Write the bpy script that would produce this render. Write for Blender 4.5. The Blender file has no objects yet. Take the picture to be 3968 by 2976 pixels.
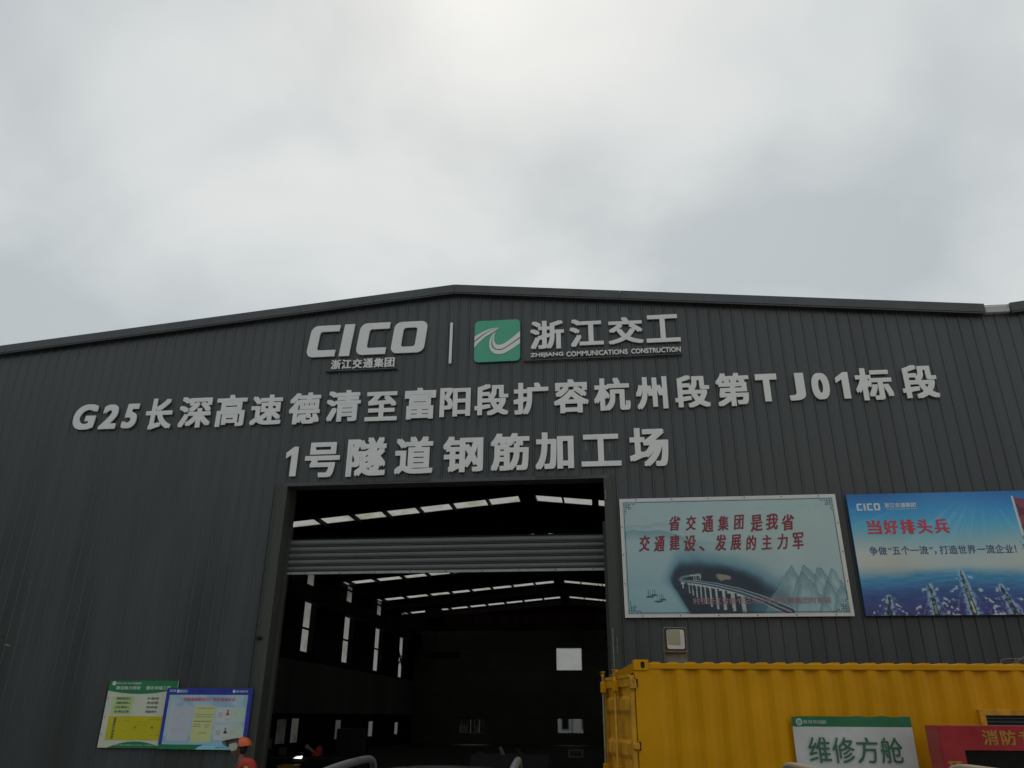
import bpy, bmesh, math, random
import numpy as np
from mathutils import Matrix, Vector
random.seed(4); rng = np.random.default_rng(7)
S = bpy.context.scene
COL = S.collection
R = math.radians

# ------------------------------------------------------------------ camera
F_PX, PITCH, ROLL, YAW = 2993.4, 0.40552, 0.00672, -0.11806
CAM = Vector((0, -14, 1.97))
cp, sp, cy, sy = math.cos(PITCH), math.sin(PITCH), math.cos(YAW), math.sin(YAW)
fh = Vector((sy, cy, 0)); rt = Vector((cy, -sy, 0)); up = Vector((0, 0, 1))
fwd = fh * cp + up * sp; u1 = up * cp - fh * sp
r2 = rt * math.cos(ROLL) + u1 * math.sin(ROLL); u2 = u1 * math.cos(ROLL) - rt * math.sin(ROLL)
cam = bpy.data.cameras.new('camera'); cam.sensor_width = 36; cam.lens = 36 * F_PX / 3968
cam.clip_start = 0.1; cam.clip_end = 3000
camo = bpy.data.objects.new('camera', cam); COL.objects.link(camo)
M = Matrix((r2, u2, -fwd)).transposed().to_4x4(); M.translation = CAM
camo.matrix_world = M; S.camera = camo

# ------------------------------------------------------------------ world (overcast sky)
SUN_EL, SUN_AZ = 55, -12          # sun behind the cloud, beyond the building, a little left
w = bpy.data.worlds.new('World'); S.world = w; w.use_nodes = True
nt = w.node_tree; nt.nodes.clear()
def N(nt, t, **k):
    n = nt.nodes.new(t)
    for a, b in k.items():
        if a == 'inp':
            for i, v in b.items(): n.inputs[i].default_value = v
        else: setattr(n, a, b)
    return n
L = lambda a, b, nt=nt: nt.links.new(a, b)
out = N(nt, 'ShaderNodeOutputWorld'); bg = N(nt, 'ShaderNodeBackground', inp={1: 0.098}); L(bg.outputs[0], out.inputs[0])
sky = N(nt, 'ShaderNodeTexSky'); sky.sky_type = 'NISHITA'; sky.sun_disc = False
sky.sun_elevation = R(SUN_EL); sky.sun_rotation = R(SUN_AZ); sky.dust_density = 4
tc = N(nt, 'ShaderNodeTexCoord'); sep = N(nt, 'ShaderNodeSeparateXYZ'); L(tc.outputs['Generated'], sep.inputs[0])
zz = N(nt, 'ShaderNodeMath', operation='MAXIMUM', inp={1: 0.0}); L(sep.outputs[2], zz.inputs[0])
za = N(nt, 'ShaderNodeMath', operation='ADD', inp={1: 0.35}); L(zz.outputs[0], za.inputs[0])
dx = N(nt, 'ShaderNodeMath', operation='DIVIDE'); L(sep.outputs[0], dx.inputs[0]); L(za.outputs[0], dx.inputs[1])
dy = N(nt, 'ShaderNodeMath', operation='DIVIDE'); L(sep.outputs[1], dy.inputs[0]); L(za.outputs[0], dy.inputs[1])
cmb = N(nt, 'ShaderNodeCombineXYZ'); L(dx.outputs[0], cmb.inputs[0]); L(dy.outputs[0], cmb.inputs[1])
mp = N(nt, 'ShaderNodeMapping'); mp.inputs['Location'].default_value = (1.35, 2.1, 5.3); L(cmb.outputs[0], mp.inputs[0])
n1 = N(nt, 'ShaderNodeTexNoise', inp={'Scale': 2.2, 'Detail': 5, 'Roughness': 0.47, 'Distortion': 0.3}); L(mp.outputs[0], n1.inputs[0])
cr = N(nt, 'ShaderNodeValToRGB'); L(n1.outputs[0], cr.inputs[0])
e = cr.color_ramp.elements
e[0].position = 0.33; e[0].color = (0.455, 0.498, 0.515, 1)
e[1].position = 0.67; e[1].color = (0.715, 0.72, 0.705, 1)
e2 = e.new(0.5); e2.color = (0.60, 0.635, 0.635, 1)
# brighter round the hidden sun
dirn = Vector((math.sin(R(SUN_AZ)) * math.cos(R(27)), math.cos(R(SUN_AZ)) * math.cos(R(27)), math.sin(R(27))))
dp = N(nt, 'ShaderNodeVectorMath', operation='DOT_PRODUCT'); L(tc.outputs['Generated'], dp.inputs[0]); dp.inputs[1].default_value = dirn
mr = N(nt, 'ShaderNodeMapRange', interpolation_type='SMOOTHSTEP', inp={1: 0.72, 2: 1.0, 3: 9.8, 4: 10.15}); L(dp.outputs['Value'], mr.inputs[0])
vm = N(nt, 'ShaderNodeVectorMath', operation='SCALE'); L(cr.outputs[0], vm.inputs[0]); L(mr.outputs[0], vm.inputs['Scale'])
mx = N(nt, 'ShaderNodeMix', data_type='RGBA', inp={0: 0.93}); L(sky.outputs[0], mx.inputs[6]); L(vm.outputs[0], mx.inputs[7])
L(mx.outputs[2], bg.inputs[0])
sun = bpy.data.lights.new('sun', 'SUN'); sun.energy = 0.5; sun.angle = R(30); sun.color = (1, 0.97, 0.92)
so = bpy.data.objects.new('sun', sun); COL.objects.link(so)
sd = Vector((math.sin(R(SUN_AZ)) * math.cos(R(SUN_EL)), math.cos(R(SUN_AZ)) * math.cos(R(SUN_EL)), math.sin(R(SUN_EL))))
so.rotation_euler = sd.to_track_quat('Z', 'Y').to_euler(); so.location = (0, 30, 40)
S.view_settings.view_transform = 'Standard'; S.view_settings.look = 'None'
S.view_settings.exposure = 0.12; S.view_settings.gamma = 1; S.view_settings.use_curve_mapping = False
S.cycles.use_denoising = True; S.cycles.max_bounces = 8; S.cycles.diffuse_bounces = 4
S.cycles.sample_clamp_indirect = 3

# ------------------------------------------------------------------ materials
def lin(c):
    c = np.asarray(c, float) / 255
    return np.where(c <= 0.04045, c / 12.92, ((c + 0.055) / 1.055) ** 2.4)
def alb(r, g, b, white=134):      # colour as printed: the photographed value against the value a white board shows
    v = lin((r, g, b)) / lin(white) * 0.78
    return tuple(float(min(x, 0.85)) for x in v)
MATS = {}
def mat(name, col, rough=0.6, metal=0.0, var=0.12, scale=3.0, spec=0.5, streak=False, bump=0.0, bscale=60, specks=0, coat=0, stretch=None, attr=None):
    if name in MATS: return MATS[name]
    m = bpy.data.materials.new(name); m.use_nodes = True; t = m.node_tree
    b = t.nodes['Principled BSDF']
    l = lambda a, c: t.links.new(a, c)
    b.inputs['Roughness'].default_value = rough; b.inputs['Metallic'].default_value = metal
    b.inputs['Specular IOR Level'].default_value = spec
    b.inputs['Coat Weight'].default_value = coat
    g = N(t, 'ShaderNodeNewGeometry')
    src = g.outputs['Position']
    if streak or stretch:
        mp = N(t, 'ShaderNodeMapping'); mp.inputs['Scale'].default_value = stretch or (1, 1, 0.12); l(src, mp.inputs[0]); src2 = mp.outputs[0]
    else: src2 = src
    n = N(t, 'ShaderNodeTexNoise', inp={'Scale': scale, 'Detail': 6, 'Roughness': 0.6}); l(src2, n.inputs[0])
    r = N(t, 'ShaderNodeMapRange', inp={1: 0.3, 2: 0.7, 3: 1 - var, 4: 1 + var}); l(n.outputs[0], r.inputs[0])
    v = N(t, 'ShaderNodeVectorMath', operation='SCALE'); l(r.outputs[0], v.inputs['Scale'])
    if attr:
        a = N(t, 'ShaderNodeAttribute', attribute_name=attr); l(a.outputs['Color'], v.inputs[0])
    else: v.inputs[0].default_value = col[:3]
    last = v.outputs[0]
    if specks:
        vo = N(t, 'ShaderNodeTexVoronoi', inp={'Scale': specks, 'Randomness': 1}); mp2 = N(t, 'ShaderNodeMapping'); mp2.inputs['Scale'].default_value = (1, 1, .45)
        l(src, mp2.inputs[0]); l(mp2.outputs[0], vo.inputs[0])
        lt = N(t, 'ShaderNodeMath', operation='LESS_THAN', inp={1: 0.022}); l(vo.outputs[0], lt.inputs[0])
        sx = N(t, 'ShaderNodeSeparateColor'); l(vo.outputs['Color'], sx.inputs[0])
        gt = N(t, 'ShaderNodeMath', operation='GREATER_THAN', inp={1: 0.8}); l(sx.outputs[0], gt.inputs[0])
        mu = N(t, 'ShaderNodeMath', operation='MULTIPLY'); l(lt.outputs[0], mu.inputs[0]); l(gt.outputs[0], mu.inputs[1])
        mix = N(t, 'ShaderNodeMix', data_type='RGBA'); l(mu.outputs[0], mix.inputs[0]); l(last, mix.inputs[6]); mix.inputs[7].default_value = (.22, .22, .22, 1)
        last = mix.outputs[2]
    l(last, b.inputs['Base Color'])
    rr = N(t, 'ShaderNodeMapRange', inp={1: 0.3, 2: 0.7, 3: max(0, rough - .08), 4: min(1, rough + .1)}); l(n.outputs[0], rr.inputs[0]); l(rr.outputs[0], b.inputs['Roughness'])
    if bump:
        n2 = N(t, 'ShaderNodeTexNoise', inp={'Scale': bscale, 'Detail': 3}); l(src, n2.inputs[0])
        bp = N(t, 'ShaderNodeBump', inp={'Strength': bump, 'Distance': 0.01}); l(n2.outputs[0], bp.inputs['Height']); l(bp.outputs[0], b.inputs['Normal'])
    MATS[name] = m; return m
def translucent(name, col, dirt, trans=0.8):
    if name in MATS: return MATS[name]
    m = bpy.data.materials.new(name); m.use_nodes = True; t = m.node_tree; l = t.links.new
    o = t.nodes['Material Output']; t.nodes.remove(t.nodes['Principled BSDF'])
    g = N(t, 'ShaderNodeNewGeometry')
    n = N(t, 'ShaderNodeTexNoise', inp={'Scale': 0.9, 'Detail': 5, 'Roughness': 0.65}); l(g.outputs['Position'], n.inputs[0])
    c = N(t, 'ShaderNodeValToRGB'); l(n.outputs[0], c.inputs[0])
    c.color_ramp.elements[0].position = .36; c.color_ramp.elements[0].color = (*dirt, 1)
    c.color_ramp.elements[1].position = .5; c.color_ramp.elements[1].color = (*col, 1)
    tr = N(t, 'ShaderNodeBsdfTranslucent'); df = N(t, 'ShaderNodeBsdfDiffuse'); l(c.outputs[0], tr.inputs[0]); l(c.outputs[0], df.inputs[0])
    ms = N(t, 'ShaderNodeMixShader', inp={0: 1 - trans}); l(tr.outputs[0], ms.inputs[1]); l(df.outputs[0], ms.inputs[2]); l(ms.outputs[0], o.inputs[0])
    MATS[name] = m; return m

CLAD = mat('anthracite_sheet', (.056, .062, .064), rough=.40, var=.30, scale=1.1, spec=.58, streak=True, specks=3.1, bump=.02, bscale=2.5)
TRIM = mat('anthracite_trim', (.070, .076, .077), rough=.38, var=.3, scale=2.0, spec=.5)
JAMB = mat('weathered_jamb', (.055, .058, .050), rough=.55, var=.25, scale=4, streak=True)
WHITEP = mat('white_sign_board', (.74, .74, .72), rough=.5, var=.05, scale=5)
LETTER = mat('grey_white_acrylic', (.85, .85, .835), rough=.35, var=.05, scale=2.5)
LETTERB = mat('fascia_white_print', (.70, .70, .70), rough=.4, var=.03)
GREENE = mat('emblem_green', alb(44, 104, 84), rough=.4, var=.05)
EMBG = mat('emblem_gap', (.14, .15, .15), rough=.5)
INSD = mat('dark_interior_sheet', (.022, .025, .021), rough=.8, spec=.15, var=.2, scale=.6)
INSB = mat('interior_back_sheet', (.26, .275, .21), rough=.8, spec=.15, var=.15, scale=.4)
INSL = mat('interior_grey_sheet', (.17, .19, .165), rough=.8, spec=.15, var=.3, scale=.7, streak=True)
STEEL = mat('dark_steel', (.010, .011, .010), rough=.7, spec=.2)
STEELM = mat('mid_steel', (.09, .095, .09), rough=.5, spec=.4)
GALV = mat('galvanised', (.34, .35, .34), rough=.45, metal=.3, var=.2, scale=6)
SHUT = mat('shutter_paint', (.115, .125, .122), rough=.4, var=.15, scale=3, stretch=(.2, 1, 3))
SKYL = translucent('frp_skylight', (.60, .61, .57), (.42, .43, .30))
SKYD = translucent('frp_dim', (.14, .15, .13), (.08, .09, .07))  # dimmer, less translucent sheet for the low wall strips
YEL = mat('container_yellow', (.68, .315, .001), rough=.45, var=.10, scale=1.6, spec=.22, bump=.15, bscale=9)
YELW = mat('container_yellow_worn', (.62, .30, .012), rough=.55, var=.3, scale=7)
RED = mat('fire_red', (.37, .020, .026), rough=.35, var=.1, scale=4)
REDD = mat('fire_red_side', (.36, .035, .03), rough=.4, var=.15)
GLASSD = mat('dark_glass', (.012, .010, .010), rough=.08, spec=.5, var=.1)
BLACK = mat('black_plastic', (.012, .012, .012), rough=.5)
GROUND = mat('concrete_ground', (.27, .265, .25), rough=.85, var=.2, scale=.5, bump=.3, bscale=30)

# ------------------------------------------------------------------ helpers
def setp(o, label=None, cat=None, group=None, kind=None):
    if label: o['label'] = label
    if cat: o['category'] = cat
    if group: o['group'] = group
    if kind: o['kind'] = kind
    return o
BASE = {}
def thing(name, label, cat, loc=(0, 0, 0), rz=0, group=None):
    o = bpy.data.objects.new(name, None); COL.objects.link(o); o.empty_display_size = .2
    o.location = loc; o.rotation_euler = (0, 0, rz)
    BASE[o.name] = Matrix.Translation(loc) @ Matrix.Rotation(rz, 4, 'Z')
    return setp(o, label, cat, group)
def link(name, me, m=None, parent=None, world=False, loc=None):
    o = bpy.data.objects.new(name, me); COL.objects.link(o)
    if m is not None and not me.materials: me.materials.append(m)
    if parent is not None:
        o.parent = parent
        if world:
            p = parent
            while p.parent is not None: p = p.parent
            if p.name in BASE: me.transform(BASE[p.name].inverted())
    if loc is not None: o.location = loc
    return o
class MB:
    def __init__(s): s.v = []; s.f = []; s.sm = False
    def add(s, vs, fs):
        k = len(s.v); s.v += [tuple(v) for v in vs]; s.f += [tuple(i + k for i in f) for f in fs]; return s
    def box(s, x0, x1, y0, y1, z0, z1):
        return s.add([(x0, y0, z0), (x1, y0, z0), (x1, y1, z0), (x0, y1, z0), (x0, y0, z1), (x1, y0, z1), (x1, y1, z1), (x0, y1, z1)],
                     [(0, 3, 2, 1), (4, 5, 6, 7), (0, 1, 5, 4), (1, 2, 6, 5), (2, 3, 7, 6), (3, 0, 4, 7)])
    def bbox(s, x0, x1, y0, y1, z0, z1, b=.01):     # chamfered box
        bm = bmesh.new(); bmesh.ops.create_cube(bm, size=1)
        for v in bm.verts:
            v.co = Vector(((x0 + x1) / 2 + v.co.x * (x1 - x0), (y0 + y1) / 2 + v.co.y * (y1 - y0), (z0 + z1) / 2 + v.co.z * (z1 - z0)))
        bmesh.ops.bevel(bm, geom=bm.edges[:] + bm.verts[:], offset=b, segments=2, profile=.5, affect='EDGES')
        bm.verts.index_update(); s.add([v.co[:] for v in bm.verts], [[v.index for v in f.verts] for f in bm.faces]); bm.free(); return s
    def hexa(s, a, b):      # two quads (bottom, top) of 4 points
        return s.add(list(a) + list(b), [(0, 3, 2, 1), (4, 5, 6, 7), (0, 1, 5, 4), (1, 2, 6, 5), (2, 3, 7, 6), (3, 0, 4, 7)])
    def tube(s, pts, r, n=8, caps=True):
        pts = [Vector(p) for p in pts]; rs = r if isinstance(r, (list, tuple)) else [r] * len(pts)
        k = len(s.v)
        for i, p in enumerate(pts):
            t = (pts[min(i + 1, len(pts) - 1)] - pts[max(i - 1, 0)]).normalized()
            a = t.cross(Vector((0, 0, 1)) if abs(t.z) < .9 else Vector((1, 0, 0))).normalized(); b = t.cross(a)
            for j in range(n):
                q = 2 * math.pi * j / n; s.v.append(tuple(p + (a * math.cos(q) + b * math.sin(q)) * rs[i]))
        for i in range(len(pts) - 1):
            for j in range(n):
                s.f.append((k + i * n + j, k + i * n + (j + 1) % n, k + (i + 1) * n + (j + 1) % n, k + (i + 1) * n + j))
        if caps: s.f.append(tuple(k + j for j in range(n))[::-1]); s.f.append(tuple(k + (len(pts) - 1) * n + j for j in range(n)))
        return s
    def mesh(s, name, smooth=False):
        me = bpy.data.meshes.new(name); me.from_pydata(s.v, [], s.f)
        bm = bmesh.new(); bm.from_mesh(me); bmesh.ops.recalc_face_normals(bm, faces=bm.faces); bm.to_mesh(me); bm.free()
        if smooth: me.polygons.foreach_set('use_smooth', [True] * len(me.polygons))
        return me
    def build(s, name, m, parent=None, world=True, smooth=False, **k):
        return link(name, s.mesh(name, smooth), m, parent, world, **k)
def box(name, b, m, parent=None, world=True, bev=0, **k):
    q = MB(); (q.bbox(*b, b=bev) if bev else q.box(*b)); return q.build(name, m, parent, world, **k)
def top(o, label, cat, group=None): return setp(o, label, cat, group)

def profile_sheet(ps, a0, a1, axis='z'):
    """open profile (list of (u, d)) swept; returns verts/faces. axis handled by the caller"""
    return ps

# ---- flat shapes with holes (returned as verts (u, v, depth) and faces)
def shape2d(polys, ext):
    c = bpy.data.curves.new('c', 'CURVE'); c.dimensions = '2D'; c.fill_mode = 'BOTH' if ext else 'FRONT'; c.extrude = ext / 2
    for p in polys:
        sp_ = c.splines.new('POLY'); sp_.points.add(len(p) - 1); sp_.use_cyclic_u = True
        for i, q in enumerate(p): sp_.points[i].co = (q[0], q[1], 0, 1)
    o = bpy.data.objects.new('c', c); me = bpy.data.meshes.new_from_object(o)
    vs = [tuple(v.co) for v in me.vertices]; fs = [tuple(p.vertices) for p in me.polygons]
    bpy.data.objects.remove(o); bpy.data.curves.remove(c); bpy.data.meshes.remove(me)
    return vs, fs
def glyph(body, ext, size=1.0, off=0.0, res=3, shear=0):
    c = bpy.data.curves.new('t', 'FONT'); c.body = body; c.size = size; c.offset = off; c.resolution_u = res
    c.extrude = ext / 2; c.shear = shear; c.fill_mode = 'BOTH' if ext else 'FRONT'
    o = bpy.data.objects.new('t', c); me = bpy.data.meshes.new_from_object(o)
    vs = [tuple(v.co) for v in me.vertices]; fs = [tuple(p.vertices) for p in me.polygons]
    bpy.data.objects.remove(o); bpy.data.curves.remove(c); bpy.data.meshes.remove(me)
    return vs, fs
def fit(vs, x0, x1, z0, z1, pad=0, keep=False):
    a = np.array(vs); mn, mxx = a.min(0), a.max(0)
    sx = (x1 - x0) / (mxx[0] - mn[0]); sz = (z1 - z0) / (mxx[1] - mn[1])
    X = x0 + (a[:, 0] - mn[0]) * sx; Z = z0 + (a[:, 1] - mn[1]) * sz
    return X, Z, a[:, 2]
SH = {0: [(0, 0)], 4: [(-1, -1), (1, -.96), (-.97, 1), (.98, .95)]}
def text(name, body, rect, y, ext, m, parent, bold=(0, 0), world=True, shear=0, tilt=0, latin=False, res=3):
    """text in the x-z plane, front facing -Y at y; bold = half-thickening as a fraction of the height"""
    x0, x1, z0, z1 = rect
    vs, fs = glyph(body, ext, shear=shear, off=.012 if latin else 0, res=res)
    bx, bz = bold[0] * (z1 - z0), bold[1] * (z1 - z0)
    X, Z, D = fit(vs, x0 + bx, x1 - bx, z0 + bz, z1 - bz)
    q = MB(); sh = SH[4] if bx > 0 else SH[0]
    for k, (ax, az) in enumerate(sh):
        st = k * min(.0006, .0006)
        q.add([(X[i] + ax * bx, y + ext / 2 - D[i] - st, Z[i] + az * bz) for i in range(len(X))], fs)
    if tilt:
        cx_, cz_ = (x0 + x1) / 2, (z0 + z1) / 2; c_, s_ = math.cos(tilt), math.sin(tilt)
        q.v = [(cx_ + (a - cx_) * c_ - (b - cz_) * s_, yy, cz_ + (a - cx_) * s_ + (b - cz_) * c_) for a, yy, b in q.v]
    me = bpy.data.meshes.new(name); me.from_pydata(q.v, [], q.f)
    return link(name, me, m, parent, world)
def flat(name, polys, y, ext, m, parent, world=True, mapf=None):
    vs, fs = shape2d(polys, ext); q = MB()
    q.add([((mapf(a, b)[0] if mapf else a), y + ext / 2 - d, (mapf(a, b)[1] if mapf else b)) for a, b, d in vs], fs)
    me = bpy.data.meshes.new(name); me.from_pydata(q.v, [], q.f)
    return link(name, me, m, parent, world)
def rrect(x0, y0, x1, y1, r, n=6):
    """r = radii for bl, br, tr, tl"""
    if not isinstance(r, (list, tuple)): r = [r] * 4
    P = []
    for (cx_, cy_, a, rr) in ((x0 + r[0], y0 + r[0], 180, r[0]), (x1 - r[1], y0 + r[1], 270, r[1]), (x1 - r[2], y1 - r[2], 0, r[2]), (x0 + r[3], y1 - r[3], 90, r[3])):
        if rr < 1e-6: P.append((cx_, cy_)); continue
        for k in range(n + 1):
            t = R(a + 90 * k / n); P.append((cx_ + rr * math.cos(t), cy_ + rr * math.sin(t)))
    return P
def catmull(P, n=6):
    P = [P[0]] + list(P) + [P[-1]]; out_ = []
    for i in range(1, len(P) - 2):
        p0, p1, p2, p3 = [np.array(P[i + k], float) for k in (-1, 0, 1, 2)]
        for k in range(n):
            t = k / n
            out_.append(tuple(.5 * (2 * p1 + (p2 - p0) * t + (2 * p0 - 5 * p1 + 4 * p2 - p3) * t * t + (3 * p1 - p0 - 3 * p2 + p3) * t ** 3)))
    out_.append(tuple(P[-2])); return out_

# ------------------------------------------------------------------ ground and far surroundings
setp(box('ground', (-400, 400, -400, 600, -.3, 0), GROUND), kind='structure')

# ================================================================== BUILDING
BX = thing('factory_building', 'large anthracite corrugated steel workshop with gable roof and open doorway', 'building', (-2.88, 0, 0))
RX, RZ, SLL, SLR, VX = -2.88, 10.30, .0915, .1030, 7.66       # ridge and slopes of the trim top
def ztop(X):
    if X <= RX: return RZ - SLL * (RX - X)
    if X <= VX: return RZ - SLR * (X - RX)
    return RZ - SLR * (VX - RX) + .115 * (X - VX)
DX0, DX1, DZ = -6.03, .065, 6.07                               # door opening
PITCHR = .221
def clad_panel(x0, npan, z0, base_rib):
    """panel of npan pans from x0 with ribs mid pan, bottom z0, top under the trim; wraps at X = left/right limits"""
    q = MB(); pts = []
    for k in range(npan):
        c = x0 + PITCHR * (k + .5)
        pts += [(c - PITCHR / 2 + (.001 if k == 0 else 0), 0), (c - .025, 0), (c - .012, -.018), (c + .012, -.018), (c + .025, 0)]
    pts.append((x0 + PITCHR * npan - .001, 0))
    n = len(pts)
    zt = [ztop(a) - .09 for a, _ in pts]
    vs = [(a, b, z0) for a, b in pts] + [(a, b, t) for (a, b), t in zip(pts, zt)]
    # thin back face gives the sheet depth
    vs += [(a, b + .012, z0) for a, b in pts] + [(a, b + .012, t) for (a, b), t in zip(pts, zt)]
    fs = []
    for i in range(n - 1):
        fs += [(i, i + 1, n + i + 1, n + i), (2 * n + i, 3 * n + i, 3 * n + i + 1, 2 * n + i + 1), (i, 2 * n + i, 2 * n + i + 1, i + 1), (n + i, n + i + 1, 3 * n + i + 1, 3 * n + i)]
    q.add(vs, fs); return q
x = 1.637 - PITCHR / 2 - PITCHR * 4 * 20
ends = []
while x < 17:
    x1 = x + 4 * PITCHR
    # door cut: pans wholly or partly over the opening
    def piece(a, b, z0):
        n_ = round((b - a) / PITCHR)
        if n_ > 0: clad_panel(a, n_, z0, 0).build('cladding_panel', CLAD, BX)
    cuts = []
    pans = [x + PITCHR * k for k in range(4)]
    inside = [(p_ + PITCHR > DX0 + .02 and p_ < DX1 - .02) for p_ in pans]
    k = 0
    while k < 4:
        j = k
        while j < 4 and inside[j] == inside[k]: j += 1
        piece(pans[k], pans[k] + PITCHR * (j - k), DZ if inside[k] else 0.02)
        k = j
    x = x1
WALL_X0 = 1.637 - PITCHR / 2 - PITCHR * 4 * 20
# door surround: jambs, lintel
q = MB(); q.box(DX0 - .20, DX0, -.038, -.028, 0, DZ + .02); q.box(DX0 - .06, DX0, -.028, .46, 0, DZ + .0)
q.box(DX0 - .215, DX0 - .20, -.045, -.0, 0, DZ + .02); q.build('door_jamb', JAMB, BX)
q = MB(); q.box(DX1, DX1 + .17, -.038, -.028, 0, DZ + .02); q.box(DX1, DX1 + .08, -.028, .46, 0, DZ); q.box(DX1 + .17, DX1 + .185, -.045, 0, 0, DZ + .02)
q.build('door_jamb', JAMB, BX)
q = MB(); q.box(DX0, DX1, -.030, .30, DZ - .03, DZ); q.box(DX0 - .1, DX1 + .1, -.040, -.030, DZ - .035, DZ + .03); q.build('door_lintel', TRIM, BX)
for a, b in ((-4.9, -3.2), (-1.2, -.35)):     # bits of paler flashing under the lettering
    box('lintel_flashing', (a, b, -.048, -.041, DZ - .005, DZ + .025), JAMB, BX)
# small hinge lugs on the left jamb
for z in (1.5, 3.2): box('jamb_bracket', (DX0 - .22, DX0 - .12, -.075, -.0385, z, z + .05), STEEL, BX, bev=.006)
for a, b, c, d in ((.10, .125, 2.72, 3.36), (.17, .19, 2.95, 3.22), (.075, .10, 5.62, 5.80)):
    box('flashing_scrap', (a, b, -.052, -.0385, c, d), mat('scuffed_metal', (.16, .165, .16), rough=.5, var=.5, scale=14), BX)
# gable trims
def trim(xa, xb, name='gable_trim', m=TRIM, h=.175, y0=-.13):
    q = MB(); za_, zb_ = ztop(xa), ztop(xb)
    q.hexa([(xa, y0, za_ - h), (xb, y0, zb_ - h), (xb, .16, zb_ - .03), (xa, .16, za_ - .03)], [(xa, y0, za_), (xb, y0, zb_), (xb, .16, zb_), (xa, .16, za_)])
    q.hexa([(xa, y0 + .012, za_ - h - .03), (xb, y0 + .012, zb_ - h - .03), (xb, y0 + .03, zb_ - h - .03), (xa, y0 + .03, za_ - h - .03)],
           [(xa, y0 + .012, za_ - h), (xb, y0 + .012, zb_ - h), (xb, y0 + .03, zb_ - h), (xa, y0 + .03, za_ - h)])
    return q.build(name, m, BX)
nL = 4; xs = np.linspace(WALL_X0, RX, nL + 1)
for a, b in zip(xs[:-1], xs[1:]): trim(a, b - .004)
xs = np.linspace(RX, 7.40, 4)
for a, b in zip(xs[:-1], xs[1:]): trim(a + .004, b)
trim(7.86, 12.4); trim(12.404, 17)
# pale gutter end in the valley between the roofs
q = MB(); q.box(7.41, 7.85, -.10, 2.0, 9.07, 9.19); q.box(7.39, 7.87, -.112, -.1005, 9.195, 9.215)
g_ = q.build('gutter_end', mat('gutter_white', (.50, .51, .51), rough=.5, var=.1), BX)
box('gutter', (7.44, 7.84, 2.0, 48.3, 9.0, 9.15), GALV, BX)

# ---- roof with skylight rows
ROWS = [(9.1, 10.05), (16.25, 17.2), (23.3, 24.25), (30.4, 31.35), (37.6, 38.55), (44.9, 45.85)]
YB = 48.5
def roof_slab(xa, xb, ya, yb, m, name, zoff=-.10, th=.05):
    q = MB(); za_, zb_ = ztop(xa) + zoff, ztop(xb) + zoff
    q.hexa([(xa, ya, za_ - th), (xb, ya, zb_ - th), (xb, yb, zb_ - th), (xa, yb, za_ - th)], [(xa, ya, za_), (xb, ya, zb_), (xb, yb, zb_), (xa, yb, za_)])
    return q.build(name, m, BX)
edges = [.0125]
for a, b in ROWS: edges += [a, b]
edges.append(YB)
EAVE = -15.15
for xa, xb in ((WALL_X0, RX), (RX, 7.44)):
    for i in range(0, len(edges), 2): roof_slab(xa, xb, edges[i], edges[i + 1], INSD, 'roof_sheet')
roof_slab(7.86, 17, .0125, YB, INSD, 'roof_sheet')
box('ridge_cap', (RX - .25, RX + .25, .17, YB, 10.17, 10.2), TRIM, BX)
for a, b in ROWS:
    roof_slab(WALL_X0, EAVE, a, b, INSD, 'roof_sheet'); roof_slab(RX - .33, RX + .0, a, b, INSD, 'roof_sheet'); roof_slab(RX, RX + .22, a, b, INSD, 'roof_sheet')
    for xa, xb in ((EAVE, RX - .33), (RX + .22, 7.2)):
        q = MB(); pr = []
        n_ = 5; wv = (b - a) / n_
        for k in range(n_):
            c = a + wv * k
            pr += [(c, 0), (c + wv * .62, 0), (c + wv * .72, .032), (c + wv * .9, .032)]
        pr.append((b, 0))
        m_ = len(pr)
        vs = [(xa, y_, ztop(xa) - .135 + d) for y_, d in pr] + [(xb, y_, ztop(xb) - .135 + d) for y_, d in pr]
        q.add(vs, [(i, i + 1, m_ + i + 1, m_ + i) for i in range(m_ - 1)])
        q.build('skylight', SKYL, BX)
# purlins every 1.42 m under the sheets, rafters and columns of the portal frames
for k in range(0, 9):
    X_ = -3.28 - 1.42 * k + (.0 if k else .0)
    X_ = [-3.21, -4.52, -5.98, -7.34, -8.72, -10.06, -11.50, -13.10, -14.6][k]
    z = ztop(X_) - .155
    box('purlin', (X_ - .035, X_ + .035, .03, YB, z - .17, z), STEEL, BX)
for X_ in (-2.62, -1.5, -.12, 1.3, 2.7, 4.1, 5.5, 6.9):
    z = ztop(X_) - .155
    box('purlin', (X_ - .03, X_ + .03, .03, YB, z - .16, z), STEEL, BX)
for Y_ in (.65, 6.0, 12.5, 19.05, 26.1, 32.7, 39.2, 45.75):
    q = MB()
    for xa, xb in ((-15.2, RX), (RX, 7.6)):
        za_, zb_ = ztop(xa) - .335, ztop(xb) - .335
        q.hexa([(xa, Y_ - .1, za_ - .32), (xb, Y_ - .1, zb_ - .32), (xb, Y_ + .1, zb_ - .32), (xa, Y_ + .1, za_ - .32)], [(xa, Y_ - .1, za_), (xb, Y_ - .1, zb_), (xb, Y_ + .1, zb_), (xa, Y_ + .1, za_)])
    q.build('rafter', STEEL, BX)
    for X_ in (-15.0, 7.45):
        q = MB(); q.box(X_ - .12, X_ + .12, Y_ - .15, Y_ - .135, 0, 8.3); q.box(X_ - .12, X_ + .12, Y_ + .135, Y_ + .15, 0, 8.3); q.box(X_ - .01, X_ + .01, Y_ - .135, Y_ + .135, 0, 8.3)
        q.build('column', STEEL, BX)
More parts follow.
